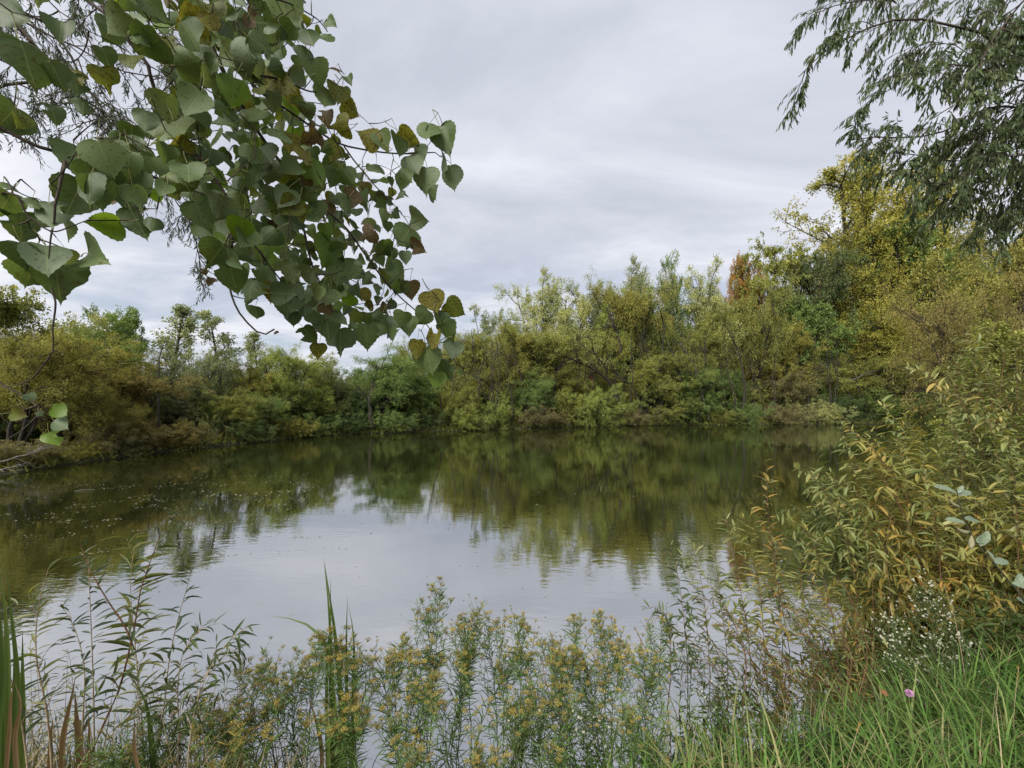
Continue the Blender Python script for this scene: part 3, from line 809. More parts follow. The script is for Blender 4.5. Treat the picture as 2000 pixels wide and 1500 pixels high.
def cottonwood_leaf(seed):
    r = np.random.default_rng(seed)
    ox = [0, .13, .27, .40, .48, .51, .49, .43, .34, .24, .13, .055, .018, 0]
    oy = [.02, -.035, -.03, .03, .13, .24, .36, .49, .61, .72, .82, .90, .96, 1.04]
    my = [.02, .03, .05, .09, .15, .24, .36, .49, .61, .72, .82, .90, .96, 1.04]
    # finer, saw toothed margin
    K = 22
    q = np.linspace(0, len(ox) - 1, K)
    X = np.interp(q, range(len(ox)), ox); Yo = np.interp(q, range(len(ox)), oy); Ym = np.interp(q, range(len(ox)), my)
    tooth = np.where(np.arange(K) % 2 == 1, .022, -.006); tooth[:2] = 0; tooth[-3:] = 0
    curl = r.uniform(-.5, .7); fold = r.uniform(.0, .75); twist = r.uniform(-.6, .6); wav = r.uniform(.01, .05)
    V = []
    asym = r.uniform(-.05, .05)
    cut = np.ones((2, K))               # chewed margins on some leaves
    if seed % 3 == 1:
        for _ in range(int(r.integers(1, 4))):
            c0 = int(r.integers(5, K - 5)); w0 = int(r.integers(1, 3)); cut[int(r.integers(2)), c0 - w0:c0 + w0] *= r.uniform(.35, .8)
    for i in range(K):
        for c in (-1, -.55, 0, .55, 1):
            xx = (X[i] + tooth[i] * (abs(c) == 1)) * c * (1 + asym * np.sign(c)) * (cut[int(c > 0), i] if abs(c) == 1 else max(cut[int(c > 0), i], .8))
            yy = Ym[i] + (Yo[i] - Ym[i]) * abs(c)
            z = -curl * yy * yy * .5 + fold * xx * xx * 1.1 + abs(xx) * fold * .25 + twist * xx * yy + wav * math.sin(9 * yy + 5 * c + seed)
            V.append((xx, yy, z))
    Q = []
    for i in range(K - 1):
        for c in range(4):
            a = i * 5 + c
            Q.append((a, a + 1, a + 6, a + 5))
    mb = MB()
    mb.add(V, Q=Q, tint=.5, uv=V)
    b = r.uniform(-.2, .2)
    pts = np.array([[0, .03, 0], [.02 + b * .1, -.14, .015], [.06 + b * .4, -.34, .0], [.08 + b, -.56, -.05]])
    tubes(mb, pts[None], np.array([[.012, .010, .010, .015]]), 4, mi=1)
    me = mb.mesh('cottonwood_leaf', [COT['green'], STALK], True)
    return me, pts[-1]
CL = [cottonwood_leaf(i) for i in range(14)]

def depth_cw(u): return float(np.interp(u, [-100, 0, 200, 450, 650, 900], [.76, .78, .86, 1.05, 1.33, 1.6]))
G, D_, Y_, B_, S_, R_ = 'green', 'dark', 'yellow', 'brown', 'grey', 'bright'
HAND = [(560, 30, 84, 75, G), (605, 75, 45, 80, D_), (640, 78, 32, 70, G), (645, 42, 27, 50, G), (622, 60, 16, 20, Y_), (600, 38, 19, 0, Y_), (657, 140, 30, 70, B_), (682, 157, 25, 60, G), (677, 180, 22, 70, G),
 (661, 183, 46, 95, Y_), (634, 190, 48, 95, G), (636, 228, 34, 95, B_), (684, 213, 42, 15, Y_), (618, 142, 52, 80, G), (600, 108, 40, 90, D_), (665, 247, 44, 185, Y_), (612, 247, 24, 10, B_),
 (722, 268, 48, 200, Y_), (748, 277, 44, 60, G), (775, 285, 52, 95, D_), (799, 268, 50, 20, Y_), (836, 258, 56, 95, G), (868, 275, 66, 80, D_), (820, 300, 34, 70, S_), (872, 318, 42, 70, S_),
 (884, 345, 50, 70, S_), (833, 352, 54, 95, S_), (843, 380, 34, 75, D_), (808, 322, 44, 70, S_), (792, 340, 46, 60, G), (820, 428, 46, 20, S_), (790, 464, 56, 110, G), (812, 483, 38, 40, B_),
 (792, 503, 28, 80, S_), (775, 530, 46, 50, G), (803, 567, 42, 95, B_), (778, 560, 36, 120, G), (845, 590, 50, 80, Y_), (889, 603, 50, 30, Y_), (862, 622, 34, 95, D_), (826, 618, 40, 120, D_),
 (797, 638, 46, 80, G), (872, 650, 48, 60, G), (843, 660, 44, 190, Y_), (884, 684, 46, 90, S_), (838, 703, 60, 80, G), (871, 722, 48, 60, D_), (852, 742, 40, 90, R_), (815, 680, 40, 100, Y_),
 (666, 668, 64, 85, D_), (623, 686, 36, 100, Y_), (603, 655, 42, 60, D_), (640, 640, 62, 80, D_), (716, 656, 56, 80, G), (742, 636, 60, 95, G), (765, 650, 42, 70, G), (619, 590, 66, 90, S_),
 (572, 578, 50, 75, S_), (490, 568, 68, 80, D_), (556, 600, 40, 80, G), (572, 620, 34, 85, D_), (409, 550, 23, 85, B_), (399, 531, 14, 90, B_), (541, 650, 11, 20, B_), (455, 545, 60, 80, D_),
 (165, 322, 94, 85, G), (145, 388, 92, 100, D_), (270, 436, 72, 75, D_), (203, 437, 66, 160, R_), (185, 502, 98, 40, G), (112, 545, 100, 88, D_), (92, 505, 80, 70, S_), (45, 500, 62, 100, D_),
 (42, 442, 74, 100, G), (10, 400, 66, 110, G), (70, 398, 40, 60, D_), (104, 420, 62, 88, S_), (132, 505, 44, 95, G), (243, 385, 66, 80, D_), (318, 332, 64, 60, G), (225, 300, 60, 75, D_), (55, 120, 108, 70, D_),
 (20, 25, 80, 20, D_), (12, 232, 80, 100, D_), (118, 60, 62, 80, D_), (112, 148, 58, 80, D_), (150, 165, 50, 90, D_), (40, 232, 48, 60, Y_), (35, 250, 32, 80, B_), (150, 150, 40, 60, Y_), (205, 155, 52, 80, Y_),
 (208, 115, 48, 80, D_), (258, 118, 52, 60, Y_), (215, 60, 60, 90, D_), (105, 222, 42, 85, D_), (162, 210, 40, 90, D_), (118, 803, 34, 30, R_), (105, 858, 40, 70, R_), (116, 829, 36, 20, S_), (62, 776, 22, 70, S_),
 (78, 808, 14, 70, S_), (38, 810, 30, 20, Y_), (300, 440, 40, 90, D_), (395, 420, 62, 80, G), (420, 500, 66, 120, D_), (500, 610, 34, 80, G), (530, 570, 44, 90, Y_), (470, 110, 64, 20, S_), (395, 120, 66, 30, S_), (540, 165, 74, 20, Y_),
 (505, 335, 50, 90, G), (350, 250, 62, 50, G), (640, 490, 66, 95, R_), (665, 530, 70, 90, G), (570, 315, 40, 80, B_), (560, 350, 40, 80, Y_), (690, 390, 50, 20, B_)]
FILL = [(200, 0), (560, 0), (598, 60), (590, 200), (640, 265), (700, 310), (790, 350), (770, 440), (765, 520), (775, 600), (800, 640), (740, 640), (690, 640), (640, 640), (560, 590), (500, 545), (440, 520), (395, 450),
        (390, 405), (330, 385), (290, 400), (230, 385), (165, 380), (150, 320), (235, 265), (330, 210), (335, 120), (240, 60)]
THIN = [(0, 0), (240, 0), (335, 110), (330, 200), (220, 260), (140, 290), (0, 240)]
r = np.random.default_rng(31)
spec = [(u, v, sz * (.88 if u < 320 else .97), a, m, depth_cw(u) + r.uniform(-.03, .03)) for u, v, sz, a, m in HAND]
placed = [(q[0], q[1]) for q in spec]
def try_fill(poly, n, gap):
    k = 0
    us = [q[0] for q in poly]; vs = [q[1] for q in poly]
    for _ in range(9000):
        if k >= n: break
        u = r.uniform(min(us), max(us)); v = r.uniform(min(vs), max(vs))
        if not in_poly((u, v), poly): continue
        g = gap * (1.0 if u < 450 else .8)
        if any((u - a) ** 2 + (v - b) ** 2 < g * g for a, b in placed): continue
        placed.append((u, v)); k += 1
        dd = depth_cw(u) + r.uniform(-.10, .22)
        sz = .076 * F / dd * r.uniform(.42, .98)
        warm = .07 + .20 * (560 < u < 800) * (v > 180)
        m = r.choice([G, D_, S_, Y_, B_, R_], p=np.array([.46, .32, .09, warm * .75, warm * .14, .07]) / (.94 + warm * .89))
        spec.append((u, v, sz, r.normal(85, 38), m, dd))
try_fill(FILL, 385, 20.0)
try_fill([(-20, 330), (60, 360), (150, 430), (130, 540), (60, 540), (-20, 460)], 3, 30)
try_fill([(-80, -120), (640, -120), (600, 0), (-80, 0)], 60, 34)

TX, TY = -3.3, -.9
cw = empty('cottonwood_tree', (TX, TY, gz(TX, TY)), 'near cottonwood hanging a long bough of heart shaped spotted leaves over the pond', 'tree')
O = np.array(cw.location)
MAIN = [
 ([(-400, -500), (-160, -100), (20, 258), (75, 285), (129, 299), (200, 320), (300, 345), (400, 380)], [.9, .85, .80, .82, .85, .92, 1.0, 1.05], .0085),
 ([(-300, -600), (60, -120), (200, 0), (218, 38), (266, 94), (294, 132), (300, 165), (330, 230), (380, 300), (449, 420), (452, 575), (470, 614), (518, 653), (536, 643)], [1.0, .98, .95, .95, .95, .96, .97, 1.0, 1.02, 1.08, 1.12, 1.12, 1.15, 1.15], .008),
 ([(-200, -700), (150, -200), (300, -60), (400, 60), (470, 140), (528, 195), (564, 217), (615, 254), (672, 286), (700, 292), (785, 301), (842, 298)], [1.1, 1.05, 1.0, 1.05, 1.15, 1.2, 1.25, 1.32, 1.4, 1.42, 1.5, 1.55], .008),
 ([(400, 60), (450, 170), (518, 278), (556, 325), (610, 385), (683, 455), (715, 500), (752, 548), (785, 584), (818, 614), (836, 638), (860, 674)], [1.05, 1.1, 1.2, 1.25, 1.3, 1.35, 1.4, 1.45, 1.5, 1.52, 1.55, 1.58], .006),
 ([(300, -60), (430, -20), (520, -5), (590, 18), (625, 42), (640, 62)], [1.0, 1.05, 1.15, 1.25, 1.3, 1.33], .005),
 ([(470, 140), (560, 160), (620, 180), (655, 170), (668, 150)], [1.15, 1.2, 1.3, 1.35, 1.36], .004),
 ([(129, 299), (120, 340), (110, 400), (100, 452), (95, 505)], [.85, .82, .8, .8, .8], .004),
 ([(-60, 395), (30, 380), (60, 430), (98, 452), (140, 440), (170, 430)], [.78, .78, .79, .8, .82, .84], .003),
 ([(100, 560), (107, 620), (98, 690), (72, 735), (18, 755), (-40, 758)], [.82, .82, .82, .82, .82, .82], .002),
 ([(-60, 720), (0, 750), (50, 778), (76, 800), (50, 835), (-10, 872)], [.85, .85, .85, .85, .85, .85], .0025),
 ([(556, 325), (590, 430), (610, 520), (640, 590), (650, 640)], [1.25, 1.28, 1.3, 1.32, 1.34], .005),
 ([(380, 300), (440, 380), (500, 480), (560, 560), (600, 600)], [1.02, 1.06, 1.1, 1.15, 1.2], .005),
 ([(785, 301), (815, 298), (838, 282), (852, 262), (866, 250)], [1.5, 1.52, 1.54, 1.56, 1.57], .002),
 ([(842, 298), (862, 305), (878, 318), (886, 330)], [1.55, 1.56, 1.57, 1.58], .002),
 ([(690, 215), (672, 190), (668, 160), (672, 145)], [1.36, 1.36, 1.36, 1.36], .0015),
 ([(672, 286), (720, 350), (770, 400), (800, 440), (805, 480)], [1.4, 1.42, 1.45, 1.48, 1.5], .003),
]
bb = MB(); net = []
for pts, Ys, rr in MAIN:
    c = curve_px(pts, Ys, 72)
    kn = r.normal(size=(8, 3)) * .004 * np.linspace(1, .3, 8)[:, None]; kn[[0, -1]] = 0
    kq = np.stack([np.interp(np.linspace(0, 7, 72), range(8), kn[:, k_]) for k_ in range(3)], -1)
    kq[1:-1] = (kq[:-2] + kq[1:-1] + kq[2:]) / 3; c += kq
    tubes(bb, (c - O)[None], rad(1, 72, [rr], rr * .28), 5)
    net += list(c)
# the bough comes from the trunk standing beside the camera's spot
trunk_pts = np.array([[0, 0, -.3], [.03, .05, 1.2], [.10, .12, 2.6], [.05, .3, 4.2], [.2, .4, 6.5]])
tb = MB(); tubes(tb, trunk_pts[None], np.array([[.26, .20, .17, .14, .08]]), 12); tb.build('trunk', BARK_GREY, cw, True)
for pts, Ys, rr in MAIN[:3]:
    a = P(pts[0][0], pts[0][1], Ys[0]) - O
    q = np.array([a, a * .6 + np.array([0, .1, 1.3]) * .4 + np.array([0, 0, 1.0]), trunk_pts[2] + np.array([.05, .1, .6])])
    tubes(bb, q[None], np.array([[rr, rr * 2.2, rr * 5]]), 6)
net = np.array(net)
todo = []
for i_s, (u, v, sz, a, m, Y) in enumerate(spec):
    ang = radians(a + r.normal(0, 6))
    D = nrm(np.array([math.cos(ang), r.uniform(-.55, .55), -math.sin(ang)]))
    view = nrm(np.array([(u - 1000) / F, 1, (HOR - v) / F]))
    Nn = nrm(-view + rdir(1, r)[0] * r.uniform(.15, .65 if i_s < len(HAND) else 1.3))
    if r.random() < .5: Nn = -Nn
    Ln = sz * Y / F
    W = Ln * r.uniform(.86, 1.08)
    ctr = P(u, v, Y)
    base = ctr - D * Ln * .45
    me, pe = CL[int(r.integers(len(CL)))]
    Mx = mat_of(base, D, Nn, Ln, W)
    end = np.array(Mx @ Vector(pe))
    todo.append([Mx, me, m, end, sz, u, v])
def near(e, net):
    d = np.linalg.norm(net - e, axis=1); i = int(d.argmin()); return d[i], net[i]
ends = [near(t_[3], net)[0] for t_ in todo]
for i in np.argsort(ends):
    e = todo[i][3]
    d, q = near(e, net)
    if d > .004:
        mid = (e + q) / 2 + r.normal(size=3) * d * .10 + np.array([0, 0, -.06 * d])
        t_5 = np.linspace(0, 1, 6)[:, None]
        c = (1 - t_5) ** 2 * q + 2 * t_5 * (1 - t_5) * mid + t_5 ** 2 * e
        tubes(bb, (c - O)[None], np.linspace(.0016, .0009, 6)[None], 4)
        net = np.concatenate([net, c[1:]])
bb.build('bough', BARK_TWIG, cw, True)
todo.sort(key=lambda q: -(q[4] + (400 if -30 < q[6] else 0)))
Oi = Matrix.Translation(-Vector(O))
for Mx, me, m, *_ in todo[:300]:
    o = link('leaf', me, cw, Oi @ Mx)
    o.material_slots[0].link = 'OBJECT'
    o.material_slots[0].material = COT[m]
rest = MB()
cm = list(COT)
for Mx, me, m, *_ in todo[300:]:
    V = np.array([v.co[:] for v in me.vertices]); Mn = np.array(Oi @ Mx)
    Vw = V @ Mn[:3, :3].T + Mn[:3, 3]
    Q = np.array([p_.vertices[:] for p_ in me.polygons if p_.material_index == 0])
    Qs = np.array([p_.vertices[:] for p_ in me.polygons if p_.material_index == 1])
    rest.add(Vw, Q=Q, tint=r.random(), uv=V, mi=cm.index(m))
    rest.add(Vw, Q=Qs, tint=.5, mi=len(cm))
rest_any = rest
o = rest.build('leaves', [COT[k] for k in cm] + [STALK], cw, True)
o['kind'] = 'stuff'

# ---------------------------------------------------------------- willow twigs behind the cottonwood bough
FINE = leaf_mat('fine_willow_leaf', [(.04, .06, .025), (.08, .10, .04)], trans=.3)
DRK = leaf_mat('hanging_willow_leaf', [(.045, .070, .024), (.075, .110, .035), (.125, .15, .05)], trans=.30, rough=.45, spec=.4)
def overhang(name, root, limbs, n1_, len1, n2_, len2, nl, ll, lw_, mat, label, cat, seed, trunk_r, hang=.8, sprd=.6):
    r = np.random.default_rng(seed)
    e = empty(name, (root[0], root[1], gz(root[0], root[1])), label, cat)
    O = np.array(e.location)
    wb = MB(); lb = MB(); Ls = []
    for pts, Y, rr in limbs:
        c = curve_px(pts, Y, 18); c[1:-1] += r.normal(size=(16, 3)) * .012
        Ls.append(c); tubes(lb, (c - O)[None], rad(1, 18, [rr], rr * .2), 6)
        a = c[0] - O
        top = np.array([0, 0, 3.2 + a[2] * .25])
        q = np.array([a, a * .55 + top * .45 + np.array([0, 0, .3]), top])
        tubes(lb, q[None], np.array([[rr, rr * 1.5, rr * 2.2]]), 6)
    hz = max(c_[0][2] for c_ in Ls) - O[2] + 1.5
    tp = np.array([[0, 0, -.3], [.05, .0, hz * .3], [.0, .08, hz * .65], [.1, 0, hz]])
    tubes(wb, tp[None], np.array([[trunk_r, trunk_r * .8, trunk_r * .6, trunk_r * .35]]), 12)
    Ls = np.array(Ls)
    l1, q1, _ = spawn(r, Ls, np.full(len(Ls), len1), n1_, .30, 1, 55, 1.0, up=-.02, droop=.45, wob=.14, k=6, taper=.35)
    l2, q2, _ = spawn(r, l1, q1, n2_, .15, 1, 45, len2, up=-.1, droop=.6, wob=.12, k=4, taper=.3)
    tubes(lb, l1 - O, rad(len(l1), 6, np.full(len(l1), .006), .0015), 4)
    tubes(lb, l2 - O, rad(len(l2), 4, np.full(len(l2), .0022), .0009), 3)
    tw = l2; n = len(tw)
    idx = np.repeat(np.arange(n), nl); tt = np.tile(np.linspace(.08, 1, nl), n) + r.uniform(-.03, .03, n * nl)
    p, T = interp(tw, idx, np.clip(tt, 0, 1))
    D = nrm(T * .6 + rdir(n * nl, r) * sprd + np.array([0, 0, -hang]))
    fb = MB(); sc = r.uniform(.6, 1.25, n * nl)
    leaves(fb, p - O, D, rdir(n * nl, r), ll * sc, lw_ * sc, np.clip(np.repeat(r.random(n), nl) * .6 + r.random(n * nl) * .4, 0, 1), LAN)
    wb.build('trunk', BARK, e, True); lb.build('limbs', BARK_TWIG, e)
    f = fb.build('foliage', mat, e); f['kind'] = 'stuff'
    return e
overhang('willow_tree', (-6.2, 1.6), [
    ([(-500, -300), (-80, -60), (20, 30), (90, 110), (130, 162), (190, 205), (250, 250)], 3.6, .034),
    ([(-400, -400), (100, -60), (177, 0), (223, 38), (286, 56), (345, 90)], 3.8, .040),
    ([(-500, -100), (-60, 90), (40, 140), (100, 200), (200, 230)], 3.5, .014),
    ([(-500, 50), (-60, 190), (33, 163), (127, 162), (200, 200), (290, 262)], 3.7, .026),
    ([(100, 50), (250, 280), (300, 330), (350, 400), (385, 470), (380, 520)], 4.2, .012),
    ([(-500, -250), (-60, -20), (60, 50), (140, 90), (220, 130), (300, 150)], 4.0, .024),
    ([(-400, -420), (80, -100), (260, 10), (360, 90), (420, 170)], 4.1, .026),
    ],
    19, .60, 9, .45, 11, .055, .0085, FINE, 'fine leaved willow whose bare twiggy boughs cross the sky behind the cottonwood bough', 'tree', 5, .2, hang=.35)
overhang('overhanging_willow', (8.6, 3.6), [
    ([(2420, 330), (2150, 260), (2010, 215), (1940, 207), (1880, 240), (1800, 272), (1720, 268), (1655, 275)], 4.6, .022),
    ([(2450, 200), (2200, 150), (2000, 110), (1900, 60), (1840, 38), (1753, 37), (1680, 62), (1610, 95), (1560, 150)], 4.4, .024),
    ([(2400, 100), (2150, 0), (1990, -20), (1850, -15), (1720, 0), (1640, 8), (1585, 30)], 4.9, .02),
    ([(2420, 260), (2150, 190), (1960, 150), (1880, 130), (1800, 140), (1740, 175)], 4.3, .016),
    ([(2420, 380), (2150, 330), (2000, 290), (1920, 310), (1850, 315), (1780, 300), (1710, 300), (1670, 305)], 4.9, .016),
    ([(2420, 360), (2100, 300), (1950, 310), (1880, 345), (1820, 360), (1770, 350)], 4.2, .014),
    ([(2420, 390), (2150, 350), (2040, 330), (1960, 340), (1900, 380), (1850, 400)], 4.7, .012),
    ([(2420, 60), (2100, -60), (1950, 60), (1900, 160), (1850, 220)], 4.0, .018),
    ([(2420, 40), (2150, -90), (1950, -60), (1800, -50), (1700, -30), (1630, -20)], 5.2, .018),
    ([(2420, 60), (2200, 20), (2080, 30), (1990, 60), (1920, 100), (1860, 120)], 4.7, .014),
    ([(2420, 230), (2200, 190), (2080, 180), (2000, 200), (1930, 240), (1880, 290)], 4.5, .014),
    ([(2420, 330), (2200, 300), (2090, 310), (2010, 340), (1960, 380), (1900, 400), (1850, 390)], 5.0, .014),
    ([(2420, 420), (2150, 400), (2040, 400), (1980, 420), (1930, 440)], 4.6, .012),
    ([(2420, 300), (2200, 250), (2060, 240), (1980, 270), (1900, 270), (1840, 300)], 5.4, .014),
    ([(2420, 140), (2150, 90), (2000, 60), (1900, 110), (1820, 80), (1740, 110)], 5.2, .014)],
    25, .50, 9, .50, 12, .072, .015, DRK, 'big willow reaching in from outside the picture, its dark drooping twigs hanging against the sky', 'tree', 6, .32, hang=.8, sprd=.42)

# ---------------------------------------------------------------- near willow bushes at the water's edge
WB = {
 'wgreen': [(.075, .10, .025), (.13, .155, .040), (.20, .21, .07), (.26, .25, .10)],
 'wmix': [(.075, .095, .025), (.15, .16, .038), (.25, .24, .06), (.40, .26, .06)],
 'wgold': [(.085, .095, .025), (.16, .15, .035), (.27, .21, .05), (.40, .21, .05)],
 'wpale': [(.11, .14, .045), (.17, .20, .06), (.25, .26, .09), (.38, .28, .08)],
 'wsilver': [(.12, .15, .08), (.20, .23, .14), (.28, .30, .19)],
 'wdeep': [(.04, .065, .02), (.07, .10, .028), (.11, .14, .04)],
 'wdark': [(.028, .048, .018), (.050, .078, .028), (.08, .11, .04)],
}
WM = {k: leaf_mat(k + '_leaf', [tuple(min(x * 1.1, .6) for x in c) for c in v], trans=.34, rough=.42, spec=.3) for k, v in WB.items()}
WMO = {k: leaf_mat(k + '_single_leaf', [tuple(min(x * 1.1, .6) for x in c) for c in v], trans=.34, rough=.42, spec=.45, per_object=True) for k, v in WB.items()}
STEM_RED = bark_mat('stem_reddish', (.09, .045, .025), (.20, .11, .06), 30)
STEM_GREEN = bark_mat('stem_green', (.07, .09, .03), (.14, .15, .06), 30)
STEM_TAN = bark_mat('stem_tan', (.22, .16, .09), (.38, .29, .18), 30)
def lance_mesh(seed):
    r = np.random.default_rng(seed)
    tp = tpl_lance(r.uniform(.05, .5), r.uniform(.05, .25))
    mb = MB(); mb.add(tp[0], Q=tp[1], T=tp[2], tint=r.random())
    return mb.mesh('willow_leaf', WM['wgreen'])
LM = [lance_mesh(i) for i in range(6)]
def leafy(name, base, stems, label, cat, mat, stem_mat, seed, ll=.09, lw_=.016, gap=.022, side=0, side_len=.25, t0=.3, r0=.005, hang=.25, parts=False, group=None, arch=.3, spread=.95):
    """stems: list of centre lines in world space; leaves in turn along each and its side shoots"""
    r = np.random.default_rng(seed)
    e = empty(name, base, label, cat, group)
    O = np.array(e.location)
    sb = MB(); S = np.array(stems)
    ln = np.linalg.norm(np.diff(S, axis=1), axis=2).sum(1)
    tubes(sb, S - O, rad(len(S), S.shape[1], np.full(len(S), r0), r0 * .25), 5)
    lines = [(S, ln, t0)]
    if side:
        s1, l1_, _ = spawn(r, S, np.full(len(S), side_len), side, t0 * .8, .96, 38, 1.0, up=.35, droop=arch, wob=.08, k=7, taper=.4)
        tubes(sb, s1 - O, rad(len(s1), 7, np.full(len(s1), r0 * .45), r0 * .15), 4)
        lines.append((s1, l1_, .08))
    sb.build('stems', stem_mat, e, True)
    fb = MB(); cnt = 0
    for Ls, lens, ta in lines:
        for i, l in enumerate(lens):
            nn = max(int(l * (1 - ta) / gap), 2)
            tt = np.linspace(ta, 1, nn) + r.uniform(-.2, .2, nn) / nn
            p, T = interp(Ls, np.full(nn, i), np.clip(tt, 0, 1))
            ref = rdir(nn, r); perp = nrm(ref - (ref * T).sum(-1, keepdims=True) * T)
            D = nrm(T * .55 + perp * spread + np.array([0, 0, -hang]) + np.array([0, 0, .5]) * (tt > .93)[:, None])
            Nn = nrm(np.array([0, 0, 1.]) + rdir(nn, r) * .5)
            sc = r.uniform(.65, 1.2, nn) * np.where(tt > .93, .7, 1)
            if parts:
                for k in range(nn):
                    cnt += 1
                    if cnt > 290: break
                    o = link('leaf', LM[int(r.integers(6))], e, mat_of(p[k] - O, D[k], Nn[k], ll * sc[k], lw_ * sc[k] * r.uniform(.8, 1.3)))
                    o.material_slots[0].link = 'OBJECT'; o.material_slots[0].material = WMO[mat]
            else:
                leaves(fb, p - O, D, Nn, ll * sc, lw_ * sc * r.uniform(.8, 1.25, nn), np.clip(np.full(nn, r.random()) * .45 + r.random(nn) * .55, 0, 1), LAN)
    if not parts:
        o = fb.build('foliage', WM[mat], e); o['kind'] = 'stuff'
    return e
def arc(base, tip, r, bow=.25, k=12, wob=.01):
    base = np.asarray(base, float); tip = np.asarray(tip, float)
    h = tip[2] - base[2]
    c = base * .55 + tip * .45 + np.array([0, 0, abs(h) * bow]) + r.normal(size=3) * .04
    t_ = np.linspace(0, 1, k)[:, None]
    q = (1 - t_) ** 2 * base + 2 * t_ * (1 - t_) * c + t_ ** 2 * tip
    q[1:] += np.cumsum(r.normal(size=(k - 1, 3)) * wob * .35, axis=0)
    return q
BUSHES = [
 # base x, y, tips (u, v, Y), material, label
 (4.6, 4.4, [(1735, 790, 4.6), (1700, 850, 4.5), (1770, 820, 4.7), (1760, 880, 4.4), (1800, 850, 4.5), (1790, 920, 4.3), (1745, 930, 4.2)], 'wmix', 'near willow bush whose arching tip holds orange leaves, over the far bank shade'),
 (5.6, 4.7, [(1890, 655, 5.0), (1950, 625, 5.1), (1850, 715, 4.9), (1920, 700, 5.0), (1990, 660, 5.1), (1960, 740, 4.8), (1880, 780, 4.8)], 'wgreen', 'tallest near willow bush, green leaves rising at the edge of the picture'),
 (5.5, 4.2, [(1850, 820, 4.4), (1910, 800, 4.5), (1960, 830, 4.4), (2010, 770, 4.5), (1880, 880, 4.2), (1940, 900, 4.2), (2000, 880, 4.3)], 'wgreen', 'leafy willow bush with pale leaf backs below the tallest one'),
 (3.9, 3.95, [(1650, 835, 4.3), (1620, 930, 4.1), (1665, 900, 4.2), (1700, 920, 4.1), (1590, 960, 4.0), (1640, 990, 3.9)], 'wmix', 'willow bush carrying an upright shoot of light leaves before the dark water'),
 (4.3, 3.7, [(1720, 980, 3.9), (1780, 960, 3.9), (1700, 1040, 3.7), (1760, 1050, 3.7), (1820, 1000, 3.8), (1670, 1080, 3.7)], 'wgold', 'golden orange willow bush in the middle of the thicket'),
 (4.7, 3.6, [(1860, 960, 3.8), (1900, 1010, 3.7), (1960, 960, 3.8), (2010, 1010, 3.7), (1930, 1080, 3.6), (1860, 1080, 3.6)], 'wmix', 'mixed green and yellow willow bush behind the milkweed'),
 (4.1, 3.6, [(1730, 1110, 3.5), (1790, 1120, 3.5), (1850, 1150, 3.4), (1690, 1140, 3.5), (1910, 1150, 3.4), (1650, 1110, 3.6)], 'wgold', 'low yellow brown willow growth above the white asters'),
 (4.5, 3.3, [(1950, 1170, 3.3), (2010, 1140, 3.3), (1980, 1230, 3.1), (1900, 1230, 3.2), (2040, 1060, 3.3)], 'wdeep', 'dark green low bush in the shade beneath the milkweed stem'),
 (3.5, 3.7, [(1560, 915, 3.9), (1590, 940, 3.9), (1610, 990, 3.8), (1575, 1010, 3.8), (1600, 1060, 3.7)], 'wgreen', 'green willow branchlet group nodding over the water beside the thicket'),
]
for i, (bx, by, tips, mt, lab) in enumerate(BUSHES):
    r = np.random.default_rng(200 + i)
    st = []
    for (u, v, Y) in tips:
        for rep_ in range(2 if i in (3, 4, 6, 8) else 3):
            du, dv = (0, 0) if rep_ == 0 else (r.uniform(-42, 42), r.uniform(10, 90))
            x, y = bx + r.uniform(-.45, .45), by + r.uniform(-.35, .35)
            st.append(arc((x, y, max(gz(x, y), -.05)), P(u + du, v + dv, Y + r.uniform(-.25, .25)), r, .28))
    leafy('willow_bush', (bx, by, gz(bx, by)), st, lab, 'bush', mt, STEM_RED if i % 2 else STEM_GREEN, 300 + i, ll=.115, lw_=.0215, gap=.027, side=6, side_len=.36, t0=.28, r0=.007, hang=.35)
